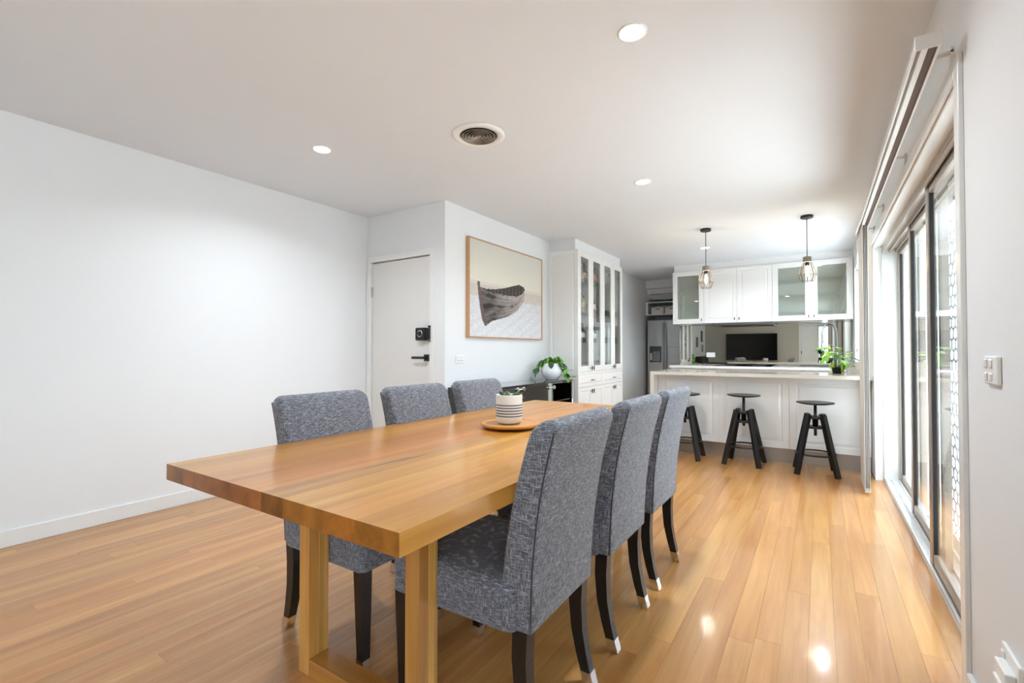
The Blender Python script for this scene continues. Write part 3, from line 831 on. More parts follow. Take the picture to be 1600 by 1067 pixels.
o = bpy.data.objects.new('canvas', me); COL.objects.link(o); o.parent = pc; o.matrix_parent_inverse = Matrix.Translation(pc.location).inverted()

# ------------------------------------------------------------------ black sideboard and trailing plant
CF, CY0, CY1, CT = -2.40, 3.235, 4.96, .772
cs = empty('sideboard', ((CF + XP)/2, (CY0 + CY1)/2, 0)); tag(cs, 'low black gloss sideboard with glass top and round silver handles', 'sideboard')
p = MB().box(XP + .016, CF, CY0, CY0 + .02, .02, CT - .012).box(XP + .016, CF, CY1 - .02, CY1, .02, CT - .012).box(XP + .016, XP + .03, CY0 + .02, CY1 - .02, .02, CT - .012)
p.box(XP + .03, CF - .003, CY0 + .02, CY1 - .02, .02, .06).box(XP + .03, CF - .003, 4.46, 4.48, .06, CT - .012).box(XP + .03, CF - .003, CY0 + .02, CY1 - .02, CT - .03, CT - .012)
part(p, 'carcass', 'black_gloss', cs)
part(MB().box(XP + .012, CF + .008, CY0 - .006, CY1 + .006, CT - .012, CT, .002), 'glass_top', 'black_gloss', cs)
for (a, b) in ((CY0 + .004, 3.80), (3.804, 4.358)):
    dp = part(MB().box(CF, CF + .018, a, b, .06, CT - .016, .002), 'door_panel', 'black_gloss', cs)
def knob_bar(y, parent, z=.708):
    """silver double disc handle"""
    p = MB().tube([(CF + .035, y - .05, z), (CF + .035, y + .05, z)], .008, 10)
    for s in (-1, 1):
        q = MB(); q.M = Matrix.Translation((CF + .018, y + s * .05, z)) @ Matrix.Rotation(R(90), 4, 'Y')
        q.lathe([(.021, 0), (.021, .016), (.017, .020)], n=20); p.merge(q.bm)
    return part(p, 'disc_handle', 'chrome', cs)
knob_bar(3.80, cs, .735); knob_bar(4.415, cs, .712)
part(MB().box(CF, CF + .018, 4.365, 4.462, .06, CT - .016, .002), 'frosted_strip', 'glass_frosted', cs)
part(MB().box(CF - .004, CF - .001, 4.365, 4.462, .06, CT - .016), 'strip_backing', 'aluminium_pale', cs)
part(MB().box(XP + .03, CF - .006, 4.48, CY1 - .02, .545, .557, .001), 'shelf', 'black_gloss', cs)
part(MB().box(CF - .004, CF + .014, CY1 - .024, CY1 - .004, .50, .555, .003), 'hinge_clip', 'chrome', cs)

ph = empty('pothos_plant', (-2.56, 4.76, CT)); tag(ph, 'trailing green plant in a round white pot on the black sideboard', 'potted plant')
MB().lathe([(.062, 0), (.074, .004), (.078, .014), (.086, .02), (.112, .055), (.122, .09), (.115, .13), (.094, .172), (.082, .186), (.077, .186), (.078, .165)], n=40).build('pot', 'ceramic_white', ph)
MB().lathe([(.079, .150), (.078, .166), (.03, .17)], n=24).build('soil', 'soil', ph)
rl = random.Random(21)
l1 = lf_mesh('leaf_mid', .075, .058, curl=.5); l2 = lf_mesh('leaf_bright', .07, .054, curl=.6); l3 = lf_mesh('leaf_dark', .082, .064, curl=.45)
def vine(pts, every=1):
    MB().tube(pts, .0022, 5).build('vine', 'stem_green', ph)
    for i, q in enumerate(pts[1:]):
        a = math.atan2(q[1], q[0]) + rl.uniform(-1.1, 1.1)
        mm = rl.choice((l1, l1, l2, l2, l3)); leaf_obj(mm, mm.materials[0].name, ph, q, a, rl.uniform(-1.3, -.3), rl.uniform(.7, 1.05), roll=rl.uniform(-.5, .5))
for k in range(9):
    a = R((-5, 15, 35, 60, 90, 130, 165, 200, 225)[k])
    for rep_ in range(2): vine([(.02 * math.cos(a), .02 * math.sin(a), .16), (.05 * math.cos(a), .05 * math.sin(a), .225 + rl.uniform(-.02, .035)), (.085 * math.cos(a), .085 * math.sin(a), .235 + rl.uniform(-.03, .03)), (.115 * math.cos(a), .115 * math.sin(a), .19)])
for a, dz in ((0.2, .0), (.35, .01), (.55, .0), (.75, .02), (.95, .03), (3.5, .06), (3.85, .09)):
    ca, sa = math.cos(a), math.sin(a)
    vine([(.05*ca, .05*sa, .17), (.10*ca, .10*sa, .215), (.135*ca, .135*sa, .17), (.148*ca, .148*sa, .12), (.152*ca, .152*sa, .07 + dz), (.165*ca, .165*sa, .03 + dz)])
for k in range(5):
    a = -1.0 + k * .55
    leaf_obj(l2, 'leaf_bright', ph, (.13 + .012 * k, .09 + .02 * k, .03), a, .05, .7)
leaf_obj(l3, 'leaf_dark', ph, (.045, -.085, .205), R(-75), -1.1, 1.0)

# ------------------------------------------------------------------ cabinet building blocks
PROF = [(0, 0), (.052, 0), (.056, .005), (.066, .005), (.080, .0005), (.092, .0005)]
def tf(rz, loc): return Matrix.Translation(loc) @ Matrix.Rotation(rz, 4, 'Z')
def bar_handle(M, parent, x, z, y, vert=True, ln=.055):
    p = MB(); p.M = M
    p.box(x - .004, x + .004, y - .022, y, z - .004, z + .004)
    if vert: p.box(x - .005, x + .005, y - .030, y - .020, z - ln/2, z + ln/2, .002)
    else: p.box(x - ln/2, x + ln/2, y - .030, y - .020, z - .005, z + .005, .002)
    return p.build('handle', 'handle_dark', parent)

# ------------------------------------------------------------------ tall glass cabinet (local X = world Y, front = local -Y = world +X)
HL = 1.49; HD = .405
hc = empty('display_cabinet', (XP + HD, 5.13, 0), R(90)); tag(hc, 'tall white display cabinet with four narrow glass doors and drawers below', 'cabinet')
p = MB()
p.box(0, .018, .02, HD - .002, 0, 2.31); p.box(HL - .018, HL, .02, HD - .002, 0, 2.31); p.box(HL/2 - .009, HL/2 + .009, .03, HD - .02, .84, 2.29)
p.box(.018, HL - .018, .02, HD - .002, 2.29, 2.31); p.box(.018, HL - .018, .02, HD - .002, .82, .845); p.box(.018, HL - .018, .02, HD - .02, .08, .10); p.box(.018, HL - .018, .05, HD - .02, 0, .08)
p.build('carcass', 'cabinet_white', hc)
MB().box(.018, HL - .018, HD - .018, HD - .003, .10, 2.29).build('back_panel', 'cabinet_inside', hc)
# moulded end panel facing the camera
p = MB(); p.M = Matrix.Rotation(R(-90), 4, 'Z')
p.panel(-HD + .002, .0, .80, 2.31, -.016, [(0, 0), (.045, 0), (.050, .006), (.060, .006), (.072, .001)], .016)
p.panel(-HD + .002, .0, .0, .797, -.016, [(0, 0), (.045, 0), (.050, .006), (.060, .006), (.072, .001)], .016)
p.build('end_panel', 'cabinet_white', hc)
I = Matrix.Identity(4)
dw = HL / 4
for k in range(4):
    a, b = k * dw + .0015, (k + 1) * dw - .0015
    d = MB().ring(a, b, .845, 2.308, 0, .07, .019).build('glass_door', 'cabinet_white', hc)
    MB().box(a + .066, b - .066, .008, .012, .911, 2.242).build('pane', 'glass_grey', d)
    hx = b - .028 if k % 2 == 0 else a + .028
    bar_handle(I, d, hx, .885, 0)
    MB().box((a + .066 if k % 2 else b - .09) + (b - a - .155 if k % 2 else 0) * 1, (a + .09 if k % 2 else b - .066) + (b - a - .155 if k % 2 else 0), .013, .03, 2.12, 2.16).build('hinge', 'brushed_steel', d)
    d = MB().panel(a, b, .10, .655, 0, [(0, 0), (.045, 0), (.049, .005), (.058, .005), (.070, .0005)], .019).build('cupboard_door', 'cabinet_white', hc)
    bar_handle(I, d, hx, .600, 0)
for k in range(2):
    a, b = k * HL/2 + .0015, (k + 1) * HL/2 - .0015
    d = MB().panel(a, b, .659, .841, 0, [(0, 0), (.030, 0), (.034, .005), (.042, .005), (.052, .0005)], .019).build('drawer', 'cabinet_white', hc)
    bar_handle(I, d, (a + b)/2, .735, 0, False, .09)
SH = (1.95, 1.575, 1.205)
for z in SH:
    for k in range(2):
        MB().box(k * HL/2 + .02, (k + 1) * HL/2 - .012, .035, HD - .022, z - .006, z).build('glass_shelf', 'glass_shelf', hc)
def hpos(lx, ly, z): # local cabinet -> world
    return (XP + HD - ly, 5.13 + lx, z)
def bottle(lx, ly, z, glass, lab, h, r, label, lab_z=(.25, .5)):
    e = empty('bottle', hpos(lx, ly, z)); tag(e, label, 'bottle', 'bottles in the glass cabinet')
    MB().lathe([(r * .9, 0), (r, .008), (r, h * .58), (r * .8, h * .66), (r * .36, h * .76), (r * .34, h * .93), (r * .40, h * .94), (r * .40, h)], n=20).build('glass_body', glass, e)
    MB().lathe([(r + .0006, h * lab_z[0]), (r + .0006, h * lab_z[1])], n=20, cap0=False, cap1=False).build('paper_label', lab, e)
bottle(.33, .085, SH[0], 'glass_green_bottle', 'label_cream', .26, .036, 'green wine bottle with a pale label on the top cabinet shelf, first door')
bottle(.245, .075, SH[0], 'glass_pale_bottle', 'label_cream', .17, .028, 'short pale bottle with a cream label at the left of the top shelf')
bottle(.44, .12, SH[0], 'glass_dark_bottle', 'label_white', .26, .035, 'dark bottle at the right behind the first cabinet door, top shelf')
bottle(.60, .075, SH[0], 'glass_dark_bottle', 'label_orange', .28, .036, 'dark wine bottle with orange label behind the second cabinet door, top shelf')
bottle(.685, .085, SH[0], 'glass_green_bottle', 'label_orange', .24, .034, 'olive bottle with orange label behind the second cabinet door, top shelf')
bottle(.27, .08, SH[1], 'glass_pale_bottle', 'label_cream', .25, .034, 'pale spirit bottle on the middle cabinet shelf, first door')
bottle(.40, .12, SH[1], 'glass_dark_bottle', 'label_white', .23, .032, 'dark slim bottle on the middle cabinet shelf, first door')
bottle(.60, .08, SH[1], 'glass_dark_bottle', 'label_white', .26, .036, 'dark bottle with a white label on the middle shelf, second door')
bottle(.68, .09, SH[1], 'glass_green_bottle', 'label_orange', .20, .032, 'short olive bottle on the middle shelf, second door')
bottle(.26, .08, SH[2], 'glass_dark_bottle', 'label_white', .24, .036, 'black bottle at the left of the lowest glass shelf')
bottle(.37, .11, SH[2], 'glass_dark_bottle', 'label_cream', .22, .034, 'black bottle with a cream label on the lowest glass shelf, first door')
bottle(.63, .08, SH[2], 'glass_dark_bottle', 'label_white', .23, .035, 'black bottle on the lowest glass shelf behind the second door')
for (lx, ly, z, where) in ((.99, .075, SH[1], 'left one on the middle shelf, third door'), (1.10, .08, SH[1], 'right one on the middle shelf, third door'), (1.34, .075, SH[1], 'left one on the middle shelf, fourth door'), (1.43, .09, SH[1], 'right one on the middle shelf, fourth door'),
        (.98, .075, SH[2], 'left one on the lowest shelf, third door'), (1.09, .08, SH[2], 'right one on the lowest shelf, third door'), (1.33, .075, SH[2], 'left one on the lowest shelf, fourth door'), (1.42, .09, SH[2], 'right one on the lowest shelf, fourth door'), (1.0, .08, .846, 'left one on the cabinet floor, third door'), (1.1, .08, .846, 'right one on the cabinet floor, third door')):
    o = MB().lathe([(.028, 0), (.030, .002), (.034, .085), (.0325, .085), (.028, .006)], n=20).build('drinking_glass', 'glass_shelf'); o.location = hpos(lx, ly, z)
    tag(o, 'clear drinking glass, ' + where, 'glass', 'drinking glasses in the cabinet')

# ------------------------------------------------------------------ kitchen wall cupboards
UF, UZ0, UZ1 = 7.69, 1.522, 2.343
def wall_unit(x0, x1, doors, label, shelves=()):
    e = empty('wall_cupboard', (x0, UF, UZ0)); tag(e, label, 'cupboard', 'kitchen wall cupboards')
    def pp(mb, n, mt, par=e):
        o = mb.build(n, mt, par); o.matrix_parent_inverse = Matrix.Translation(e.location).inverted(); return o
    c = MB(); y0, y1 = UF + .02, YK - .001
    c.box(x0, x0 + .016, y0, y1, UZ0, UZ1); c.box(x1 - .016, x1, y0, y1, UZ0, UZ1); c.box(x0 + .016, x1 - .016, y0, y1, UZ0, UZ0 + .016); c.box(x0 + .016, x1 - .016, y0, y1, UZ1 - .016, UZ1)
    pp(c, 'carcass', 'cabinet_white')
    pp(MB().box(x0 + .016, x1 - .016, y1 - .012, y1 - .002, UZ0 + .016, UZ1 - .016), 'back_panel', 'cabinet_inside')
    n = len(doors); w_ = (x1 - x0) / n
    for k, glazed in enumerate(doors):
        a, b = x0 + k * w_ + .0012, x0 + (k + 1) * w_ - .0012
        if glazed:
            d = pp(MB().ring(a, b, UZ0, UZ1, UF, .072, .019), 'glass_door', 'cabinet_white')
            MB().box(a + .068, b - .068, UF + .008, UF + .012, UZ0 + .068, UZ1 - .068).build('pane', 'glass_cabinet', d)
        else:
            d = pp(MB().panel(a, b, UZ0, UZ1, UF, PROF, .019), 'door', 'cabinet_white')
        right = (k == 0)
        bar_handle(I, d, b - .03 if right else a + .03, UZ0 + .055, UF, True, .042)
    for z in shelves:
        pp(MB().box(x0 + .018, x1 - .018, UF + .035, y1 - .014, z - .005, z + .003), 'glass_shelf', 'glass_shelf')
wall_unit(-1.95, -1.483, (True,), 'single glass door wall cupboard beside the fridge', (2.10, 1.835))
wall_unit(-1.482, -.558, (False, False), 'wall cupboard with two solid white panelled doors in the middle')
wall_unit(-.557, .386, (True, True), 'double glass door wall cupboard nearest the sliding door', (2.10, 1.888))
rh = empty('range_hood', (-.95, 7.75, UZ0 - .03)); tag(rh, 'slim grey range hood under the solid white cupboard doors', 'range hood')
MB().box(-.38, .38, -.035, .30, -.002, .028, .003).build('hood_body', 'steel_grey_panel', rh)
MB().box(-.34, .34, -.01, .25, -.006, -.002).build('filter', 'handle_dark', rh)

# splashback, back bench
sp = box('splashback', 'mirror_grey', -1.935, XR - .002, YK - .008, YK - .0005, .877, UZ0 - .002); tag(sp, 'grey tinted mirror splashback along the kitchen back wall', 'splashback')
for (xx, lb) in ((-1.46, 'white double socket on the mirror splashback, left end'), (.14, 'white double socket on the mirror splashback behind the leafy plant')):
    plate('power_outlet', (xx, YK - .008, 1.035), 0, .13, .075, ((-.03, .012), (.03, .012)), lb, 'outlet', False)
bb = box('back_benchtop', 'stone_bench_white', -1.935, XR - .002, 7.40, YK - .009, .842, .875, .002); tag(bb, 'white stone benchtop along the kitchen back wall', 'benchtop')
for k in range(4):
    a = -1.92 + k * .575; b = a + .572
    e = empty('base_cabinet', (a, 7.43, 0)); tag(e, ['white drawer cabinet under the back bench, beside the fridge', 'white drawer cabinet under the cooktop', 'white drawer cabinet under the back bench, right of the cooktop', 'white cabinet under the sink, in the corner'][k], 'cabinet', 'back bench cabinets')
    q = b - a
    MB().box(0, q, .02, .64, .13, .842).box(0.01, q - .01, .06, .6, 0, .13).build('carcass', 'cabinet_white', e)
    for (z0, z1) in ((.135, .46), (.464, .66), (.664, .815)):
        d = MB().panel(.0015, q - .0015, z0, z1, 0, [(0, 0), (.035, 0), (.039, .005), (.047, .005), (.057, .0005)], .019).build('drawer', 'cabinet_white', e)
        bar_handle(I, d, q / 2, z1 - .05, 0, False, .09)
ck = empty('cooktop', (-.94, 7.76, .876)); tag(ck, 'flat black glass cooktop set into the back bench', 'cooktop')
MB().box(-.38, .38, -.25, .25, 0, .006, .002).build('glass_plate', 'black_gloss', ck)
for (a, b) in ((-.2, -.1), (.2, -.1), (-.2, .12), (.2, .12)): MB().lathe([(.085, .0062), (.085, .0068), (.081, .0068), (.081, .0062)], a, b, 28, cap0=False, cap1=False).build('cooking_zone', 'steel_grey_panel', ck)
sk = empty('sink', (.02, 7.74, .8755)); tag(sk, 'steel kitchen sink in the right end of the back bench', 'sink')
p = MB(); p.ring(-.27, .27, -.20, .20, 0, .018, .004)
q = MB(); q.M = Matrix.Rotation(R(-90), 4, 'X'); q.ring(-.27, .27, -.20, .20, -.004, .018, .004); p.bm.free(); q.build('sink_rim', 'brushed_steel', sk)
MB().box(-.252, .252, -.182, .182, -.0005, .0008).build('sink_bowl', 'steel_grey_panel', sk)
# spring tap
tp = empty('spring_tap', (.21, 7.97, .876)); tag(tp, 'tall chrome kitchen tap with a coiled spring neck', 'tap')
MB().lathe([(.026, 0), (.026, .012), (.018, .02), (.018, .20), (.011, .21)], n=20).build('tap_body', 'chrome', tp)
arc = []
for i in range(41):
    t_ = i / 40
    if t_ < .42: q = (0, 0, .20 + .26 * t_ / .42)
    elif t_ < .86:
        a = PI * (t_ - .42) / .44; q = (-.085 + .085 * math.cos(a), -.085 * (1 - math.cos(a)) * .5, .46 + .15 * math.sin(a))
    else: q = (-.17, -.085, .46 - .12 * (t_ - .86) / .14)
    arc.append(Vector(q))
MB().tube(arc, .007, 8).build('tap_neck', 'chrome', tp)
hel = []
NH = 34
for i in range(NH * 8 + 1):
    t_ = i / (NH * 8) * 39.99; j = int(t_); fr_ = t_ - j
    c = arc[j].lerp(arc[j + 1], fr_); tg = (arc[j + 1] - arc[j]).normalized()
    n1 = tg.cross(Vector((.3, -.9, .1))).normalized(); n2 = tg.cross(n1)
    a = 2 * PI * i / 8
    hel.append(c + (n1 * math.cos(a) + n2 * math.sin(a)) * .0155)
MB().tube(hel, .0032, 5).build('spring_coil', 'chrome', tp)
MB().lathe([(.010, .345), (.017, .34), (.017, .25), (.021, .235), (.021, .22)], -.17, -.085, 18).build('spray_head', 'chrome', tp)
MB().tube([(0, 0, .26), (-.06, -.03, .30), (-.15, -.075, .30)], .005, 8).build('spray_arm', 'chrome', tp)
MB().tube([(.015, 0, .12), (.06, -.03, .14)], .006, 8).build('tap_lever', 'chrome', tp)

# ------------------------------------------------------------------ fridge and recess shelf
fg = empty('fridge', (-2.36, 8.93, 0)); tag(fg, 'silver side by side fridge with an ice and water dispenser', 'fridge')
FX0, FX1, FS, FT = -2.735 + 2.36, -1.965 + 2.36, -2.415 + 2.36, 1.675
MB().box(FX0, FX1, .05, .66, .03, FT - .01, .004).box(FX0 + .03, FX1 - .03, .08, .62, 0, .03).build('cabinet_body', 'steel_grey_panel', fg)
dl = MB().box(FX0, FS - .003, -.02, .045, .06, FT, .008, 2).build('door', 'brushed_steel', fg)
dr = MB().box(FS + .003, FX1, -.02, .045, .06, FT, .008, 2).build('door', 'brushed_steel', fg)
for d, xx in ((dl, FS - .03), (dr, FS + .03)):
    MB().tube([(xx, -.02, 1.62), (xx, -.055, 1.60), (xx, -.055, .55), (xx, -.02, .53)], .011, 8).build('handle', 'aluminium_pale', d)
MB().box(FX0 + .045, FS - .055, -.026, -.018, .885, 1.185, .002).build('dispenser', 'black_gloss', dl)
MB().box(FX0 + .10, FS - .075, -.030, -.024, .90, 1.09, .002).build('dispenser_recess', 'steel_grey_panel', dl)
MB().box(FX0 + .055, FX0 + .09, -.030, -.024, .92, 1.06, .002).build('dispenser_buttons', 'label_cream', dl)
MB().tube([(FX0 + .15, -.03, 1.10), (FX0 + .15, -.045, 1.05)], .014, 10).build('dispenser_spout', 'chrome', dl)
MB().ring(FS + .06, FX1 - .03, .87, 1.17, -.0225, .004, .003).build('door_in_door', 'handle_dark', dr)
sf = empty('recess_shelf', (-2.37, 9.04, 1.78)); tag(sf, 'white open shelf box over the fridge', 'shelf')
MB().box(-.43, .43, 0, .58, 0, .022, .001).build('shelf_board', 'cabinet_white', sf)
MB().box(-.39, .43, 0, .58, .235, .255, .001).build('top_board', 'cabinet_white', sf)
MB().box(-.43, -.39, 0, .58, .022, .255, .001).build('side_board', 'cabinet_white', sf)
MB().box(-.39, .43, .57, .58, .022, .235).build('back_board', 'cabinet_inside', sf)
def sbox(x, label):
    e = empty('storage_box', (x, 9.17, 1.8025)); tag(e, label, 'box', 'storage boxes over the fridge')
    w_, d_, h_ = .115, .14, .125
    p = MB().box(-w_, w_, -d_, d_, 0, .004)
    p.box(-w_, w_, -d_, -d_ + .004, .004, h_).box(-w_, w_, d_ - .004, d_, .004, h_).box(-w_, -w_ + .004, -d_ + .004, d_ - .004, .004, h_).box(w_ - .004, w_, -d_ + .004, d_ - .004, .004, h_)
    p.build('tub', 'box_white', e)
    MB().box(-.04, .04, -d_ - .002, -d_ + .001, .085, .10).build('hand_hole', 'rubber_black', e)
    MB().box(-w_ - .004, w_ + .004, -d_ - .004, d_ + .004, h_ - .008, h_, .002).build('rim', 'box_white', e)
    MB().loft([rrect(-.09, .09, .11, .04, h_ + .0), rrect(-.07, .06, .09, .04, h_ + .016), rrect(-.02, .02, .03, .01, h_ + .02)]).build('folded_cloth', 'label_white', e)
sbox(-2.575, 'white storage box with a hand hole at the left over the fridge'); sbox(-2.315, 'white storage box over the fridge, half hidden by the glass door cupboard')
o = MB().lathe([(.03, 0), (.036, .01), (.036, .17), (.02, .18), (.02, .19)], n=18).build('green_bottle', 'lime_plastic'); o.location = (-2.30, 9.48, 1.8025); tag(o, 'lime green plastic bottle behind the storage box over the fridge', 'bottle')

# ------------------------------------------------------------------ breakfast bench
BZ = .875
BX0, BY0, BY1 = -1.553, 5.15, 5.86
bt = empty('island_benchtop', (BX0, BY0, 0)); tag(bt, 'pale stone breakfast benchtop with a waterfall end', 'benchtop')
part(MB().box(BX0, XR - .002, BY0, BY1, BZ - .034, BZ, .002), 'slab', 'stone_bench', bt)
part(MB().box(BX0, BX0 + .04, BY0, BY1, 0, BZ - .034, .002), 'waterfall_end', 'stone_bench', bt)
ic = empty('island_cabinet', (-.6, 5.33, 0)); tag(ic, 'white panelled cabinet front under the breakfast benchtop', 'cabinet')
part(MB().box(BX0 + .042, XR - .004, 5.351, BY1 - .02, .14, BZ - .036), 'carcass', 'cabinet_white', ic)
PI_ = [(.0, 0), (.055, 0), (.060, .006), (.072, .006), (.088, .001)]
b1 = part(MB().panel(-1.511, -.886, .145, BZ - .037, 5.33, PI_, .02), 'panel', 'cabinet_white', ic)
b2 = part(MB().panel(-.8855, -.251, .145, BZ - .037, 5.33, PI_, .02), 'panel', 'cabinet_white', ic)
b3 = part(MB().panel(-.2485, XR - .004, .145, BZ - .037, 5.33, PI_, .02), 'panel', 'cabinet_white', ic)
part(MB().box(BX0 + .042, XR - .004, 5.385, 5.40, 0, .142), 'kickboard', 'toe_steel', ic)

# ------------------------------------------------------------------ bar stools
def make_stool():
    e = empty('bar_stool')
    MB().lathe([(.03, .606), (.10, .612), (.145, .622), (.150, .628), (.147, .633), (.10, .629), (.03, .626)], n=36).build('seat', 'black_wood', e)
    MB().tube([(0, 0, .61), (0, 0, .33)], .0125, 10).build('screw_post', 'black_metal', e)
    MB().lathe([(.060, .512), (.070, .508), (.070, .488), (.024, .482), (.022, .420)], n=20).build('nut', 'black_metal', e)
    MB().lathe([(.078, .420), (.082, .416), (.082, .406), (.078, .402)], n=24).build('collar', 'black_metal', e)
    for k in range(4):
        a = R(45 + 90 * k); ca, sa = math.cos(a), math.sin(a)
        MB().beam((.080 * ca, .080 * sa, .525), (.216 * ca, .216 * sa, 0), .040, .032, .040, .030, side=(-sa, ca, 0)).build('leg', 'black_wood', e)
    n = 28; r = .158
    MB().tube([(r * math.cos(2*PI*i/n), r * math.sin(2*PI*i/n), .175) for i in range(n + 1)], .008, 8).build('foot_ring', 'black_metal', e)
    return e
st = make_stool()
for i, (x, y, rz, l) in enumerate(((-1.175, 5.10, 2, 'black screw stool at the bench, half hidden behind the grey chairs'), (-.625, 5.12, -3, 'black screw stool in the middle of the bench'), (-.035, 5.08, 4, 'black screw stool nearest the sliding door'))):
    s = st if i == 0 else copy_tree(st)
    for ch in kids(s):
        if ch.name.startswith(('seat', 'screw_post')): ch.location.z = (.025, .038, .004)[i]
    s.location = (x, y, 0); s.rotation_euler = (0, 0, R(rz)); tag(s, l, 'stool', 'bar stools at the bench')

# ------------------------------------------------------------------ plants on the bench
lily = empty('peace_lily', (.145, 5.66, BZ)); tag(lily, 'bright green leafy plant in a small black pot on the bench', 'potted plant')
MB().lathe([(.036, 0), (.044, .05), (.046, .052), (.046, .060), (.042, .060), (.041, .05)], n=24).build('pot', 'black_soft', lily)
MB().lathe([(.0405, .046), (.0405, .052), (.01, .054)], n=18).build('soil', 'soil', lily)
lb = lf_mesh('leaf_bright', .17, .072, curl=.9, n=8); lm = lf_mesh('leaf_mid', .16, .066, curl=.7, n=8); ll = lf_mesh('leaf_lime', .15, .07, curl=1.0, n=8)
rl = random.Random(8)
for k in range(17):
    a = 2 * PI * k / 17 + rl.uniform(-.2, .2); h = rl.uniform(.13, .25) if k % 5 else .11; rr = rl.uniform(.03, .09)
    tip = (rr * math.cos(a), rr * math.sin(a), h)
    MB().tube([(.01 * math.cos(a), .01 * math.sin(a), .05), (rr * .5 * math.cos(a), rr * .5 * math.sin(a), h * .75), tip], .0025, 5).build('stem', 'stem_green', lily)
    mm = (lb, lm, lb, ll)[k % 4] if h > .12 else ll
    leaf_obj(mm, mm.materials[0].name, lily, tip, a, rl.uniform(-.35, .7) if h > .12 else rl.uniform(-1.2, -.8), rl.uniform(.75, 1.1) if h > .12 else .7, roll=rl.uniform(-.5, .5))
wp = empty('white_planter', (.285, 5.62, BZ)); tag(wp, 'square white planter with a trailing plant beside the leafy plant', 'potted plant')
p = MB(); p.loft([rrect(-.062, .062, .062, .008, 0), rrect(-.066, .066, .066, .008, .118), rrect(-.058, .058, .058, .006, .118), rrect(-.056, .056, .056, .006, .095)], False)
p.build('pot', 'ceramic_matte', wp)
MB().box(-.055, .055, -.055, .055, .09, .098).build('soil', 'soil', wp)
ls_ = lf_mesh('leaf_mid', .022, .016, curl=.4, n=4)
for k in range(5):
    a = R(170 + k * 22); pts = [(.03 * math.cos(a), .03 * math.sin(a), .10), (.07 * math.cos(a), .07 * math.sin(a), .128), (.085 * math.cos(a), .085 * math.sin(a), .08), (.088 * math.cos(a), .088 * math.sin(a), .03 + .012 * k)]
    MB().tube(pts, .0014, 4).build('vine', 'stem_green', wp)
    for q in range(9):
        t_ = q / 8 * 2.99; j = int(t_); c = Vector(pts[j]).lerp(Vector(pts[j + 1]), t_ - j)
        leaf_obj(ls_, 'leaf_mid', wp, c, a + rl.uniform(-1.5, 1.5), rl.uniform(-1, .3), 1)

# ------------------------------------------------------------------ living room behind the camera (seen in the mirror)
tv = empty('television', (-2.17, YB + .02, .95)); tag(tv, 'wide black television seen in the mirror splashback', 'television')
MB().box(-.87, .87, 0, .05, -.20, .80, .006).build('tv_body', 'black_soft', tv)
MB().box(-.86, .86, .05, .054, -.18, .79).build('screen', 'screen_black', tv)
MB().box(-.25, .25, -.018, .0, .1, .5).build('wall_bracket', 'black_metal', tv)
tvu = empty('tv_unit', (-2.17, YB + .26, 0)); tag(tvu, 'low dark cabinet below the television, seen in the mirror', 'cabinet')
MB().box(-1.15, 1.15, -.24, .2, .06, .50, .006).box(-1.1, 1.1, -.2, .16, 0, .06).build('carcass', 'sofa_brown', tvu)
for k in range(4): MB().box(-1.14 + k * .572, -1.14 + k * .572 + .564, .2, .218, .08, .48, .003).build('door', 'sofa_brown', tvu)
so = empty('sofa', (-3.25, -1.9, 0), R(-90)); tag(so, 'dark brown sofa against the long white wall behind the camera', 'sofa')
MB().box(-1.0, 1.0, -.42, .42, .10, .40, .03, 3).build('base', 'sofa_brown', so)
for s in (-1, 1): MB().box(.82 * s - .16, .82 * s + .16, -.42, .42, .38, .66, .05, 3).build('armrest', 'sofa_brown', so)
for s in (-1, 1): MB().box(s * .33 - .32, s * .33 + .32, -.18, .42, .40, .52, .04, 3).build('seat_cushion', 'sofa_brown', so)
for s in (-1, 1): MB().box(s * .33 - .32, s * .33 + .32, -.42, -.2, .45, .90, .06, 3).build('back_cushion', 'sofa_brown', so)
for a in (-.9, .9):
    for b in (-.36, .36): MB().box(a - .025, a + .025, b - .025, b + .025, 0, .11).build('leg', 'black_wood', so)
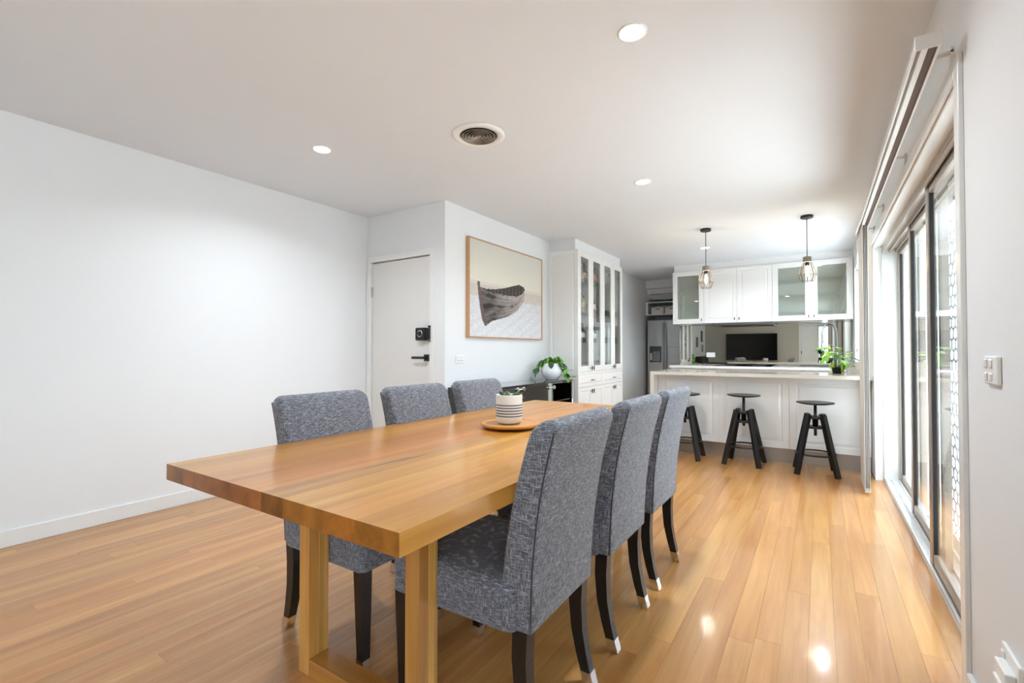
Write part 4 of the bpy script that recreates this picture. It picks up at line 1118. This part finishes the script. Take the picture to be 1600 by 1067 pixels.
for (y, z, h, wd, l) in ((-2.35, 1.42, .36, .26, 'black framed photo nearest the sofa arm, seen in the mirror'), (-3.2, 1.66, .42, .26, 'tall black framed photo highest on the wall, seen in the mirror'), (-3.3, 1.2, .28, .24, 'small tan framed photo lowest on the wall, seen in the mirror')):
    e = empty('wall_photo', (XL, y, z), R(90)); tag(e, l, 'picture', 'small framed photos behind the camera')
    MB().ring(-wd/2, wd/2, -h/2, h/2, -.02, .025, .019).build('frame', 'black_soft' if 'black' in l else 'frame_oak', e)
    MB().box(-wd/2 + .024, wd/2 - .024, -.012, -.001, -h/2 + .024, h/2 - .024).build('photo', 'photo_grey', e)
# photographer's camera on its tripod, lens just behind the viewpoint
tr = empty('tripod', (.03, -.115, 0)); tag(tr, 'black camera tripod seen in the mirror', 'tripod')
for k in range(3):
    a = R(90 + 120 * k); l = MB().beam((.03 * math.cos(a), .03 * math.sin(a), .86), (.30 * math.cos(a), .30 * math.sin(a), .01), .03, .026, .020, .018, side=(-math.sin(a), math.cos(a), 0)).build('leg', 'black_metal', tr)
    MB().lathe([(.014, 0), (.016, .01), (.012, .02)], .30 * math.cos(a), .30 * math.sin(a), 12).build('rubber_foot', 'rubber_black', l)
MB().lathe([(.05, .84), (.052, .90), (.03, .91)], n=18).build('spider', 'black_metal', tr)
MB().tube([(0, 0, .90), (0, 0, 1.0)], .016, 12).build('centre_column', 'black_metal', tr)
MB().box(-.04, .04, -.03, .03, 1.0, 1.035, .006).build('head_plate', 'black_metal', tr)
cm = empty('photo_camera', (.03, -.115, 1.0355), YAW); tag(cm, 'black camera standing on the tripod, seen in the mirror', 'camera')
MB().box(-.068, .068, -.03, .025, 0, .092, .008, 2).box(-.02, .02, -.025, .02, .09, .118, .006, 2).box(.045, .068, -.03, .045, .01, .088, .008, 2).build('body', 'black_soft', cm)
p = MB(); p.M = Matrix.Translation((0, .025, .05)) @ Matrix.Rotation(R(-90), 4, 'X'); p.lathe([(.032, 0), (.032, .03), (.036, .034), (.036, .05), (.030, .052), (.028, .048)], n=24); p.build('lens', 'black_gloss', cm)
